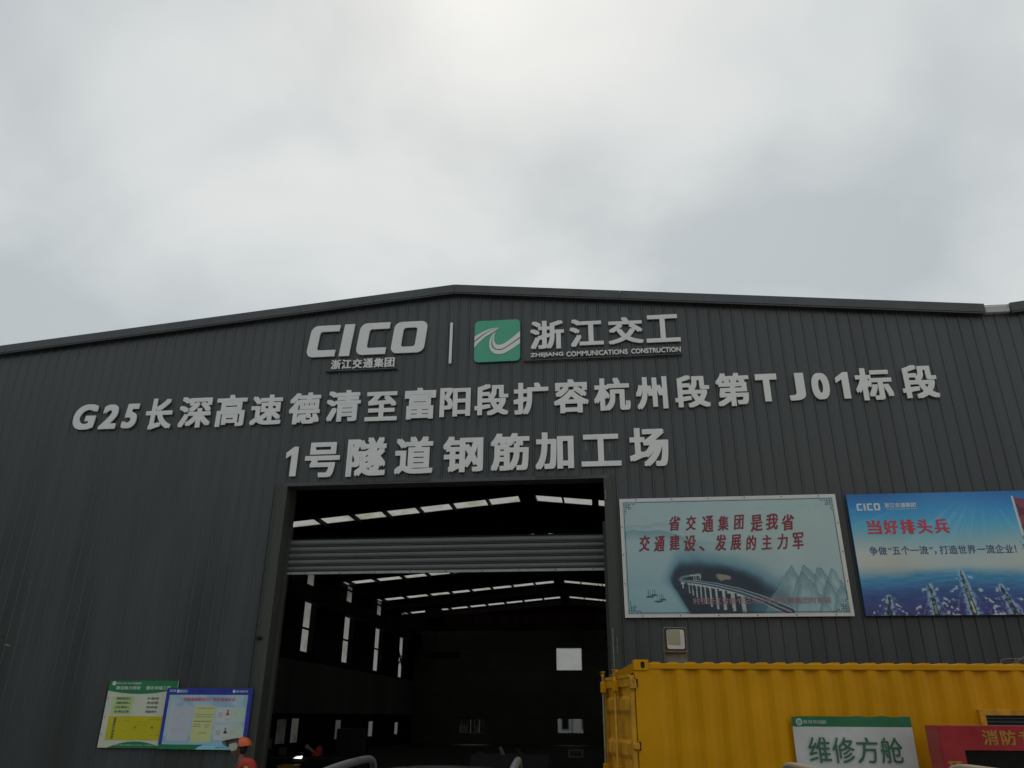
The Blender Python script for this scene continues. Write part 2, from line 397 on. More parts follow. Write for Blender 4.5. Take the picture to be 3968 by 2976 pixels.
# crane runway beams
box('crane_runway_beam', (-14.75, -14.35, .6, YB - .2, 7.10, 7.72), STEEL, BX)
box('crane_runway_beam', (7.0, 7.3, .6, YB - .2, 7.10, 7.62), STEEL, BX)
# wind brace that crosses the far wall light
q = MB(); q.tube([(-14.95, 42.4, 7.2), (-14.95, 47.4, 3.1)], .06, 6); q.tube([(-14.93, 42.4, 4.7), (-14.93, 47.5, 7.3)], .05, 6); q.build('wind_brace', STEEL, BX)

def wall_holes(plane, c0, c1, a0, a1, z0, z1, holes, name, m):
    """wall slab between c0..c1 on the plane axis, split into bands so that holes stay open"""
    zs = sorted({z0, z1, *[h[2] for h in holes], *[h[3] for h in holes]})
    q = MB()
    for za_, zb_ in zip(zs[:-1], zs[1:]):
        hs = sorted([h for h in holes if h[2] <= za_ + 1e-6 and h[3] >= zb_ - 1e-6]); p_ = a0
        for h in hs + [(a1, a1, 0, 0)]:
            if h[0] > p_ + 1e-6:
                q.box(*((c0, c1, p_, h[0]) if plane == 'x' else (p_, h[0], c0, c1)), za_, zb_)
            p_ = h[1]
    return q.build(name, m, BX)
WY = [(17.9, 18.8), (24.95, 25.93), (31.45, 32.45), (37.95, 38.95), (44.45, 45.4)]
holes = [(a, b, 4.86 - i * .12 + .12, 9.05) for i, (a, b) in enumerate(WY)]
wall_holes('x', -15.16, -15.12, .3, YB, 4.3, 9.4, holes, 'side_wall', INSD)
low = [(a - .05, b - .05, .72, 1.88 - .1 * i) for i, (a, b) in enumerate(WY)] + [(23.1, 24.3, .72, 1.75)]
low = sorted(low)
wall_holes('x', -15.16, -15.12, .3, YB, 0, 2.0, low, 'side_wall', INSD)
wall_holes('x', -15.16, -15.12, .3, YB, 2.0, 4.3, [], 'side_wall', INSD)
for k in range(9):
    box('lining_panel', (-14.82, -14.78, 3 + 5.0 * k, 7.985 + 5.0 * k, 2.0, 4.35), INSL, BX)
def vstrip(a, b, z0, z1, m, name):
    q = MB(); pr = []; n_ = 4; wv = (b - a) / n_
    for k in range(n_):
        c = a + wv * k; pr += [(c, 0), (c + wv * .6, 0), (c + wv * .72, -.03), (c + wv * .88, -.03)]
    pr.append((b, 0)); m_ = len(pr)
    q.add([(-15.16 + d, y_, z0) for y_, d in pr] + [(-15.16 + d, y_, z1) for y_, d in pr], [(i, i + 1, m_ + i + 1, m_ + i) for i in range(m_ - 1)])
    return q.build(name, m, BX)
for i, (a, b) in enumerate(WY):
    vstrip(a, b, 4.86 - i * .12 + .12, 9.05, SKYL, 'wall_light')
for i, (a, b, c, d) in enumerate(low): vstrip(a, b, c, d, (SKYD if i > 1 else translucent('frp_dimmest', (.055, .06, .05), (.03, .03, .028))) if i not in (4, 5) else translucent('frp_half', (.28, .29, .27), (.2, .21, .19)), 'wall_light')  # low strips use dim sheets of several strengths
for z in (5.9, 8.0, 8.7): box('girt', (-15.1, -15.02, .4, YB, z, z + .09), STEEL, BX)
# back wall of horizontal sheets with openings
bh = [(-3.85, -1.93, 5.16, 6.76), (-11.18, -9.27, .75, 1.72), (-3.85, -1.93, .8, 1.8)]
for z0, z1 in ((0, 1.80), (1.82, 3.45), (3.47, 5.05), (5.07, 6.74), (6.76, 8.05)):
    hs = [h for h in [(a, b, max(c, z0), min(d, z1)) for a, b, c, d in bh] if h[3] > h[2] + .02]
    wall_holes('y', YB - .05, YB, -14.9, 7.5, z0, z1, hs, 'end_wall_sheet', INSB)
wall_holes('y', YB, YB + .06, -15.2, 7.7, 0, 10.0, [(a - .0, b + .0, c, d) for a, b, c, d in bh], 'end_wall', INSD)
q = MB(); q.add([(-3.85, YB + .02, 5.16), (-1.93, YB + .02, 5.16), (-1.93, YB + .02, 6.76), (-3.85, YB + .02, 6.76)], [(0, 1, 2, 3)]); q.build('end_wall_light', translucent('frp_clean', (.66, .67, .64), (.62, .63, .60)), BX)
for a, b, c, d in bh[1:]:
    q = MB(); q.box(a, b, YB - .02, YB + .02, c, c + .03); q.box(a, b, YB - .02, YB + .02, d - .03, d); q.box(a, a + .03, YB - .02, YB + .02, c + .03, d - .03); q.box(b - .03, b, YB - .02, YB + .02, c + .03, d - .03)
    xm = a + (b - a) * .56; q.box(xm - .025, xm + .025, YB - .02, YB + .02, c + .03, d - .03)
    q.build('window_frame', GALV, BX)
box('side_wall', (7.6, 7.66, .05, YB, 0, 9.0), INSD, BX)
box('side_wall', (-16.2, -15.24, .05, .12, 0, 9.0), INSD, BX)
setp(box('workshop_floor', (-15.1, 7.5, .5, YB - .1, 0, .02), mat('workshop_floor', (.035, .035, .032), rough=.7, spec=.2)), kind='structure')

# ---- roller shutter, part of the building, with its slats
q = MB(); q.tube([(DX0 + .05, .52, 5.0), (DX1 - .05, .52, 5.0)], .13, 14)
sh_ = q.build('roller_shutter', STEEL, BX, smooth=True)
for a in (DX0 + .001, DX1 - .05): box('guide_rail', (a, a + .049, .29, .40, 0, 5.3), JAMB, sh_)
sl = MB(); n_ = 7; H = .122
for k in range(n_):
    t = k / (n_ - 1); yy = -.034 * math.sin(math.pi * min(max(t, .0), 1)) ** .45
    sl.v += [(DX0 + .05, yy, .012 + (H - .024) * t), (DX1 - .05, yy, .012 + (H - .024) * t)]
for k in range(n_ - 1): sl.f.append((2 * k, 2 * k + 1, 2 * k + 3, 2 * k + 2))
sl.box(DX0 + .05, DX1 - .05, .012, .02, 0, H); sl.box(DX0 + .05, DX1 - .05, -.022, .011, 0, .007)
slm = sl.mesh('slat'); slm.materials.append(SHUT)
SZ0 = 4.452
for k in range(5):
    o = bpy.data.objects.new('slat', slm); COL.objects.link(o); o.parent = sh_
    o.location = (2.88, .345, SZ0 + H * k)
q = MB(); q.box(DX0 + .02, DX1 - .02, .325, .37, SZ0 - .045, SZ0 - .002); bb = q.build('bottom_bar', GALV, sh_)
q = MB()
for k in range(9): q.tube([(DX0 + .4 + k * .68, .324, SZ0 - .022), (DX0 + .4 + k * .68, .318, SZ0 - .022)], .012, 8)
q.build('rivet', BLACK, sh_)

# ================================================================== LETTERING ON THE FACADE
ROW_A = [('G', -10.87, -10.36, 7.357, 7.92), ('2', -10.275, -9.894, 7.354, 7.895), ('5', -9.775, -9.447, 7.353, 7.894), ('长', -9.268, -8.686, 7.302, 7.989), ('深', -8.549, -7.842, 7.316, 7.998), ('高', -7.754, -7.111, 7.313, 8.008), ('速', -7.0, -6.343, 7.319, 7.976), ('德', -6.192, -5.546, 7.308, 7.99), ('清', -5.418, -4.71, 7.335, 8.008), ('至', -4.602, -3.947, 7.321, 7.943), ('富', -3.808, -3.177, 7.327, 7.999), ('阳', -3.091, -2.478, 7.351, 7.969), ('段', -2.395, -1.721, 7.352, 8.017), ('扩', -1.624, -0.935, 7.342, 8.015), ('容', -0.835, -0.153, 7.343, 8.052), ('杭', -0.053, 0.643, 7.359, 8.045), ('州', 0.751, 1.352, 7.359, 8.033), ('段', 1.488, 2.15, 7.364, 8.037), ('第', 2.265, 2.893, 7.366, 8.047), ('T', 3.015, 3.41, 7.433, 7.997), ('J', 3.604, 3.907, 7.432, 7.991), ('0', 4.032, 4.352, 7.434, 7.974), ('1', 4.477, 4.714, 7.432, 7.971), ('标', 4.82, 5.478, 7.383, 8.034), ('段', 5.644, 6.282, 7.384, 8.062)]
ROW_B = [('1', -6.129, -5.889, 6.229, 6.833), ('号', -5.735, -5.031, 6.193, 6.906), ('隧', -4.887, -4.107, 6.188, 6.979), ('道', -3.931, -3.174, 6.206, 6.966), ('钢', -2.987, -2.202, 6.216, 6.941), ('筋', -2.062, -1.311, 6.219, 6.97), ('加', -1.201, -0.471, 6.22, 6.96), ('工', -0.33, 0.412, 6.26, 6.888), ('场', 0.57, 1.296, 6.226, 6.987)]
ROW_C = [('C', -5.983, -5.295, 8.785, 9.51), ('I', -5.272, -4.98, 8.78, 9.515), ('C', -4.923, -4.218, 8.789, 9.518), ('O', -4.186, -3.415, 8.791, 9.509)]
ROW_D = [('浙', -1.291, -0.604, 8.733, 9.371), ('江', -0.493, 0.185, 8.747, 9.37), ('交', 0.278, 0.975, 8.77, 9.369), ('工', 1.03, 1.693, 8.773, 9.379)]
YS = -.058
def char_row(T, rows, bold, shear=0):
    for c, a, b, z0, z1 in rows:
        la = c.isascii()
        if c == '1':
            flat('character', [[(.46, 0), (.98, 0), (1, 1), (.62, 1), (0, .80), (0, .60), (.46, .73)]], YS, .022, LETTER, T, mapf=lambda u, v, a=a, b=b, z0=z0, z1=z1: (a + u * (b - a), z0 + v * (z1 - z0))); continue
        text('character', c, (a, b, z0, z1), YS, .022, LETTER, T, bold=((.042, .034) if la else bold), shear=(.12 if c in 'G25' else 0) if la else 0, latin=la, res=5)
T = thing('facade_lettering', 'long upper row of raised grey-white characters running from G25 to TJ01 across the facade', 'sign', (-2.3, 0, 7.3)); char_row(T, ROW_A, (.034, .027))
T = thing('facade_lettering', 'shorter row of nine raised characters just above the doorway starting with 1', 'sign', (-2.4, 0, 6.2)); char_row(T, ROW_B, (.036, .028))
T = thing('facade_lettering', 'four raised characters to the right of the green emblem near the ridge', 'sign', (.2, 0, 8.7)); char_row(T, ROW_D, (.036, .022))
T = thing('logo_lettering', 'raised slanted latin letters CICO on the upper left of the facade', 'sign', (-4.7, 0, 8.8))
SLN = .10
def letter_map(a, b, z0, z1):
    wd = (b - a) - SLN * (z1 - z0)
    return lambda u, v: (a + u * wd + SLN * v * (z1 - z0), z0 + v * (z1 - z0))
for c, a, b, z0, z1 in ROW_C:
    if c == 'C':
        o_ = rrect(0, 0, 1, 1, [.20, 0, 0, .20])
        P = [p_ for p_ in rrect(0, 0, 1, 1, [.22, 0.02, 0.02, .22]) if True]
        # outer corners then the inner cut, as one outline
        outer = rrect(0, 0, 1, 1, [.22, 0, 0, .22]); 
        bl = outer[:7]; tl = outer[-7:]
        inner = rrect(.34, .205, 1.2, .80, [.09, 0, 0, .09]); ibl = inner[:7]; itl = inner[-7:]
        P = bl + [(1, 0), (1, .205)] + ibl[::-1] + itl[::-1] + [(1, .80), (1, 1)] + tl
        polys = [P]
    elif c == 'I': polys = [[(0, 0), (1, 0), (1, 1), (0, 1)]]
    else: polys = [rrect(0, 0, 1, 1, .2), rrect(.29, .195, .71, .805, .08)]
    flat('letter', polys, YS, .028, LETTER, T, mapf=letter_map(a, b, z0, z1))
T = thing('facade_lettering', 'small row of six raised characters under the slanted latin letters', 'sign', (-4.7, 0, 8.44))
n_ = 6; wd = (5.421 - 4.062) / n_
for k, c in enumerate('浙江交通集团'):
    a = -5.421 + wd * k
    text('character', c, (a + .008, a + wd - .012, 8.488, 8.698), YS, .02, LETTER, T, bold=(.03, .02))
box('mounting_rail', (-5.525, -4.006, -.07, -.024, 8.44, 8.462), TRIM, T)
T = thing('facade_lettering', 'small latin lettering line below the four characters near the ridge', 'sign', (.2, 0, 8.5))
xx = -1.286; tot = 1.676 + 1.286
for wd_, (a, b) in (('ZHEJIANG', (0, .222)), ('COMMUNICATIONS', (.243, .652)), ('CONSTRUCTION', (.675, 1.0))):
    text('word', wd_, (xx + a * tot, xx + b * tot, 8.545, 8.655), YS, .02, LETTER, T, bold=(.012, .012), latin=True)
box('mounting_rail', (-1.42, 1.70, -.07, -.024, 8.484, 8.502), TRIM, T)
top(box('divider_bar', (-2.945, -2.893, -.065, -.03, 8.505, 9.433), LETTER, None), 'thin upright white bar between the slanted letters and green emblem', 'sign divider')
# round-cornered green emblem
T = thing('logo_emblem', 'round-cornered green square emblem with two white road-like swooshes', 'emblem', (-1.96, 0, 8.5))
EX0, EX1, EZ0, EZ1 = -2.43, -1.496, 8.505, 9.438
flat('plate', [rrect(EX0, EZ0, EX1, EZ1, .09)], YS, .028, GREENE, T)
def em(P): 
    o_ = []
    for px_, py_ in P:
        u_ = (px_ - 132) / 1488; yt = 190 - 85 * u_; yb = 1500 - 62 * u_
        v_ = 1 - (py_ - yt) / (yb - yt); o_.append((EX0 + min(max(u_, 0), 1) * (EX1 - EX0), EZ0 + v_ * (EZ1 - EZ0)))
    return o_
def band(A, B): return em(catmull(A)) + em(catmull(B[::-1]) if False else catmull(list(reversed(B))))
a1 = [(132, 700), (300, 590), (500, 490), (700, 425), (925, 390)]; a2 = [(132, 835), (300, 690), (500, 560), (700, 468), (905, 402)]
a3 = [(132, 880), (300, 735), (500, 590), (700, 485), (915, 412)]; a4 = [(132, 1045), (300, 862), (500, 690), (700, 565), (930, 420)]
b1 = [(785, 545), (700, 650), (640, 780), (620, 900), (625, 1000), (660, 1110), (740, 1190), (850, 1238), (1000, 1242), (1150, 1195), (1350, 1080), (1620, 897)]
b2 = [(792, 548), (730, 680), (700, 800), (690, 920), (720, 1020), (800, 1090), (920, 1120), (1050, 1100), (1200, 1022), (1400, 890), (1620, 735)]
b3 = [(835, 520), (775, 600), (735, 720), (720, 850), (732, 950), (780, 1030), (860, 1075), (950, 1085), (1050, 1065), (1200, 985), (1400, 850), (1620, 690)]
b4 = [(842, 522), (790, 640), (780, 780), (800, 870), (850, 932), (930, 952), (1050, 925), (1200, 842), (1400, 690), (1620, 500)]
for A_, B_ in ((a1, a2), (a3, a4), (b1, b2), (b3, b4)):
    flat('swoosh', [band(A_, B_)], YS - .010, .008, LETTER, T)
for A_, B_ in ((a1, a4), (b1, b4)): flat('swoosh_gap', [band(A_, B_)], YS - .005, .004, EMBG, T)

# ================================================================== PRINTED BOARDS
def vnoise(u, v, s, seed=0):
    r_ = np.random.default_rng(seed); g = r_.random((64, 64)); a = u * s; b = v * s
    i = np.floor(a).astype(int); j = np.floor(b).astype(int); fa = a - i; fb = b - j
    fa = fa * fa * (3 - 2 * fa); fb = fb * fb * (3 - 2 * fb)
    G = lambda x_, y_: g[x_ % 64, y_ % 64]
    return (G(i, j) * (1 - fa) + G(i + 1, j) * fa) * (1 - fb) + (G(i, j + 1) * (1 - fa) + G(i + 1, j + 1) * fa) * fb
def fbm(u, v, s, o=4, seed=0):
    t = 0; a = .5
    for k in range(o): t = t + a * vnoise(u, v, s * 2 ** k, seed + k); a /= 2
    return t / (1 - .5 ** o)
def sm(a, b, x_): t = np.clip((x_ - a) / (b - a), 0, 1); return t * t * (3 - 2 * t)
def mixc(C, c, m_): return C * (1 - m_[..., None]) + np.array(c, float) * m_[..., None]
def seg(u, v, P, asp):
    """distance to a polyline; returns distance and parameter"""
    D = np.full(u.shape, 9.); T_ = np.zeros(u.shape); n_ = len(P) - 1
    for k in range(n_):
        ax, ay = P[k]; bx, by = P[k + 1]; dx_ = (bx - ax) * asp; dy_ = by - ay
        t = np.clip(((u - ax) * asp * dx_ + (v - ay) * dy_) / (dx_ * dx_ + dy_ * dy_ + 1e-12), 0, 1)
        d = np.hypot((u - ax) * asp - t * dx_, v - ay - t * dy_); m_ = d < D; D = np.where(m_, d, D); T_ = np.where(m_, (k + t) / n_, T_)
    return D, T_
def picture(name, rect, y, nu, nv, paint, parent, world=True):
    x0, x1, z0, z1 = rect
    U, V = np.meshgrid(np.linspace(0, 1, nu), np.linspace(0, 1, nv))
    C = paint(U, V)                                  # photographed sRGB 0..255
    me = bpy.data.meshes.new(name)
    X = x0 + U * (x1 - x0); Z = z1 - V * (z1 - z0)
    co = np.stack([X, np.full_like(X, y), Z], -1).reshape(-1, 3)
    idx = np.arange(nu * nv).reshape(nv, nu)
    F = np.stack([idx[:-1, :-1], idx[1:, :-1], idx[1:, 1:], idx[:-1, 1:]], -1).reshape(-1, 4)
    me.vertices.add(len(co)); me.vertices.foreach_set('co', co.ravel())
    me.loops.add(F.size); me.loops.foreach_set('vertex_index', F.ravel().astype(np.int32))
    me.polygons.add(len(F)); me.polygons.foreach_set('loop_start', np.arange(0, F.size, 4, dtype=np.int32)); me.polygons.foreach_set('loop_total', np.full(len(F), 4, dtype=np.int32))
    me.update(calc_edges=True)
    ca = me.color_attributes.new('print', 'FLOAT_COLOR', 'POINT')
    A = np.ones((nu * nv, 4), np.float32); A[:, :3] = np.clip(lin(np.clip(C, 0, 255)).reshape(-1, 3) / float(lin(134)) * .78, 0, .85)
    ca.data.foreach_set('color', A.ravel())
    m = mat('printed_film', (1, 1, 1), rough=.40, var=.05, scale=1.3, attr='print', bump=.5, bscale=2.2)
    return link(name, me, m, parent, world)

# ---- board 1: pale landscape with a viaduct
B1 = (.335, 4.125, 3.53, 5.615)
T = thing('slogan_board', 'pale blue-green landscape board with viaduct and red brush lettering beside the doorway', 'billboard', (2.23, 0, 3.53))
x0, x1, z0, z1 = B1
box('board', (x0, x1, -.085, -.03, z0, z1), WHITEP, T)
def paint1(u, v):
    asp = 1.82
    C = np.zeros(u.shape + (3,)); C[:] = (103, 119, 122)
    C = mixc(C, (86, 112, 118), sm(.2, 1, v) * .8 * sm(.9, .1, u)); C = mixc(C, (108, 124, 122), sm(.5, .1, np.hypot((u - .75), v - .25)) * .6)
    n = fbm(u * asp, v, 3, 4, 1)
    h1 = .30 - .035 * np.exp(-((u - .05) / .07) ** 2) - .03 * np.exp(-((u - .17) / .06) ** 2) + .06 * sm(.2, .34, u) + (fbm(u * 3, v * 0, 8, 3, 2) - .5) * .02
    C = mixc(C, (72, 96, 102), sm(h1 - .004, h1 + .006, v) * (1 - sm(h1, h1 + .12, v)) * (1 - sm(.25, .40, u)) * .8)
    h2 = .225 + (fbm(u * 3, v * 0, 6, 3, 5) - .5) * .03 - .02 * np.exp(-((u - .17) / .05) ** 2)
    C = mixc(C, (86, 108, 112), sm(h2 - .01, h2 + .01, v) * (1 - sm(h2, h2 + .06, v)) * (1 - sm(.16, .28, u)) * .7)
    h3 = .385 + (fbm(u * 3, v * 0, 5, 3, 9) - .5) * .03
    C = mixc(C, (84, 108, 113), sm(h3 - .01, h3 + .01, v) * (1 - sm(h3, h3 + .06, v)) * sm(.1, .3, u) * (1 - sm(.45, .6, u)) * .6)
    # dark ink cloud
    topc = .49 + .10 * sm(.3, .6, u) + .20 * sm(.5, .8, u) + (n - .5) * .13 + .30 * (1 - sm(.13, .27, u))
    botc = .70 + .42 * sm(.17, .36, u) + (n - .5) * .08
    mk = sm(topc - .10, topc + .24, v) * (1 - sm(.68, .80, u + (n - .5) * .1 - .12 * (v - .7))) 
    mk = mk * (1 - sm(botc - .06, botc + .10, v))
    C = mixc(C, (52, 82, 96), np.clip(mk * 1.5, 0, 1) ** .8); C = mixc(C, (24, 33, 42), sm(.38, .85, mk))
    C = C * (1 + (fbm(u * asp, v, 14, 3, 21) - .5)[..., None] * .35 * sm(.2, .8, mk)[..., None])
    # pale rock
    d = np.hypot((u - .455) * asp / .07, (v - .69) / .03); C = mixc(C, (96, 92, 84), (1 - sm(.6, 1.1, d + (fbm(u * asp, v, 30, 3, 3) - .5) * 1.2)) * .9)
    # lower right ink water
    C = mixc(C, (48, 82, 96), sm(.80, .93, v + (n - .5) * .08) * sm(.5, .62, u) * (1 - sm(.88, .98, u)) * .8)
    # peaks
    for k_, (pu, pv, wl, wr) in enumerate(((.77, .605, .10, .06), (.822, .59, .06, .09), (.885, .62, .05, .09), (.945, .645, .06, .08), (.812, .66, .045, .085), (.915, .74, .05, .08), (.975, .76, .05, .06))):
        hh = pv + (np.where(u < pu, (pu - u) / wl, (u - pu) / wr) ** 1.25) * .24 + (fbm(u * 3, v * .3, 14, 4, int(pu * 1000)) - .5) * .075
        inside = sm(hh - .003, hh + .006, v); tex = fbm(u * 2.2, v * .8, 22, 4, 40 + k_)
        C = mixc(C, (100, 119, 123), inside * .45)
        C = mixc(C, (62, 84, 93), inside * (1 - sm(hh + .0, hh + .17, v + (tex - .5) * .2)) * .62)
        C = mixc(C, (36, 48, 54), (np.abs(v - hh) < .006 * tex * 1.3) * (v < pv + .22) * (fbm(u * 3, v, 24, 2, 8) > .45) * .55)
    # viaduct
    P = [(.345, .665), (.30, .675), (.262, .69), (.250, .71), (.27, .725), (.33, .735), (.42, .765), (.52, .815), (.62, .885), (.74, .99)]
    D, tt = seg(u, v, P, asp); wd_ = .006 + .030 * tt ** 2.0
    for (pu, w_) in ((.262, .006), (.29, .004), (.305, .005), (.323, .005), (.342, .006), (.362, .006), (.385, .008), (.412, .009), (.445, .013), (.485, .016), (.53, .018)):
        yt = np.interp(pu, [.25, .33, .42, .52, .62], [.715, .735, .765, .82, .88]); yb = np.interp(pu, [.26, .3, .4, .55], [.78, .84, .96, 1.0])
        mk2 = (np.abs(u - pu - (v - yt) * .01) < w_ * .5) & (v > yt + .015) & (v < yb) & (vnoise(u * 3, v, 50, int(pu * 999)) > .14)
        C = mixc(C, (122, 128, 126), mk2 * .85)
        C = mixc(C, (110, 118, 118), (np.abs(u - pu) < w_ * 1.5) & (v > yt + .012) & (v < yt + .03))
    C = mixc(C, (100, 116, 120), 1 - sm(wd_, wd_ + .004, D)); C = mixc(C, (36, 46, 58), 1 - sm(wd_ * .78, wd_ * .78 + .003, D))
    C = mixc(C, (98, 110, 116), (np.abs(D - wd_ * .1) < .0014 + .001 * tt) * 1.)
    D2, t2 = seg(u, v, [(.30, .675), (.345, .672), (.345, .70)], asp); C = mixc(C, (112, 120, 118), (D2 < .004) * 1.)
    for pu in (.315, .325, .335, .345): C = mixc(C, (112, 120, 118), ((np.abs(u - pu) < .0015) & (v > .67) & (v < .725)) * .8)
    # little junks
    for bu, bv, s_ in ((.105, .855, 1), (.125, .84, .8), (.145, .895, 1.1), (.165, .88, .8)):
        C = mixc(C, (30, 46, 52), (np.hypot((u - bu) * asp / (.034 * s_), (v - bv - ((u - bu) * 6) ** 2 * .0) / .009) < 1) * .85)
        for k in (-.006, .003): C = mixc(C, (40, 58, 64), ((np.abs(u - bu - k) < .0012) & (v < bv) & (v > bv - .06 * s_)) * .8)
    # faint grey writing ghost top right
    C = mixc(C, (82, 102, 106), ((vnoise(u * 2, v * 2, 55, 77) > .66) & (u > .62) & (u < .95) & (v > .06) & (v < .14)) * .25)
    return C
picture('landscape_print', (x0 + .055, x1 - .055, z0 + .055, z1 - .055), -.089, 520, 290, paint1, T)
# fret border as one printed line drawing
INK = mat('print_ink', (.035, .05, .055), rough=.5)
q = MB(); yy = -.092
def ln(xa, za_, xb, zb_, t=.008):
    xa, xb = min(xa, xb), max(xa, xb); za_, zb_ = min(za_, zb_), max(za_, zb_)
    q.box(xa - t / 2, xb + t / 2, yy, yy + .0025, za_ - t / 2, zb_ + t / 2)
m0 = .075; fx0, fx1, fz0, fz1 = x0 + m0, x1 - m0, z0 + m0, z1 - m0; s_ = .042
for zz_ in (fz0, fz1): ln(fx0 + 4.6 * s_, zz_, fx1 - 4.6 * s_, zz_)
for xx_ in (fx0, fx1): ln(xx_, fz0 + 4.6 * s_, xx_, fz1 - 4.6 * s_)
for cx_, sx_ in ((fx0, 1), (fx1, -1)):
    for cz_, sz_ in ((fz0, 1), (fz1, -1)):
        A = lambda a, b, c, d: ln(cx_ + a * s_ * sx_, cz_ + b * s_ * sz_, cx_ + c * s_ * sx_, cz_ + d * s_ * sz_, .0065)
        for a, b, c, d in ((0, 0, 2, 0), (0, 0, 0, 2), (2, 0, 2, 2.8), (0, 2, 2.8, 2), (1, 0, 1, 2.8), (0, 1, 2.8, 1), (2.8, 1, 2.8, 0), (2.8, 0, 3.7, 0), (3.7, 0, 3.7, .8), (3.7, .8, 4.6, .8), (4.6, .8, 4.6, 0),
                           (1, 2.8, 0, 2.8), (0, 2.8, 0, 3.7), (0, 3.7, .8, 3.7), (.8, 3.7, .8, 4.6), (.8, 4.6, 0, 4.6), (2.8, 2, 2.8, 2.8), (2, 2.8, 2.8, 2.8)): A(a, b, c, d)
q.build('fret_border', INK, T)
REDINK = mat('brush_red', alb(92, 26, 38), rough=.5, var=.25, scale=22)
DKINK = mat('brush_edge', alb(48, 34, 40), rough=.5)
W_, H_ = x1 - x0, z1 - z0
def brush(chars, u0, u1, v0, v1, parent):
    n_ = len(chars); cw = (u1 - u0) / n_
    for k, c in enumerate(chars):
        sc = .88 + .14 * random.random(); dv = random.uniform(-.008, .008)
        a = x0 + (u0 + cw * k + cw * .02) * W_; b = a + cw * W_ * .80 * (sc if c != '、' else .35)
        zc = z1 - ((v0 + v1) / 2 + dv) * H_; hh = (v1 - v0) * H_ / 2 * sc
        if c == '、': zc -= hh * .7; hh *= .28; b = a + cw * W_ * .3
        tl = random.uniform(.03, .12)
        text('brush_edge', c, (a - .006, b + .006, zc - hh - .006, zc + hh + .006), -.0905, 0, DKINK, parent, bold=(.022, .018), shear=.32, tilt=tl)
        text('brush_character', c, (a, b, zc - hh, zc + hh), -.0935, 0, REDINK, parent, bold=(.008, .006), shear=.32, tilt=tl)
brush('省交通集团是我省', .226, .815, .165, .298, T)
brush('交通建设、发展的主力军', .077, .845, .332, .462, T)
text('caption', '时任浙江省委书记习近平在考察集团时寄语', (1.51, 3.785, 3.738, 3.846), -.0915, 0, mat('caption_ink', alb(98, 78, 86), rough=.5), T, bold=(.02, .015))
q = MB()
for k in range(6): 
    for zz_ in (z0 + .025, z1 - .025): q.tube([(x0 + .3 + k * .64, -.0855, zz_), (x0 + .3 + k * .64, -.090, zz_)], .011, 8)
for zz_ in (4.1, 4.6, 5.1):
    for xx_ in (x0 + .025, x1 - .025): q.tube([(xx_, -.0855, zz_), (xx_, -.090, zz_)], .011, 8)
q.build('rivet', STEELM, T)

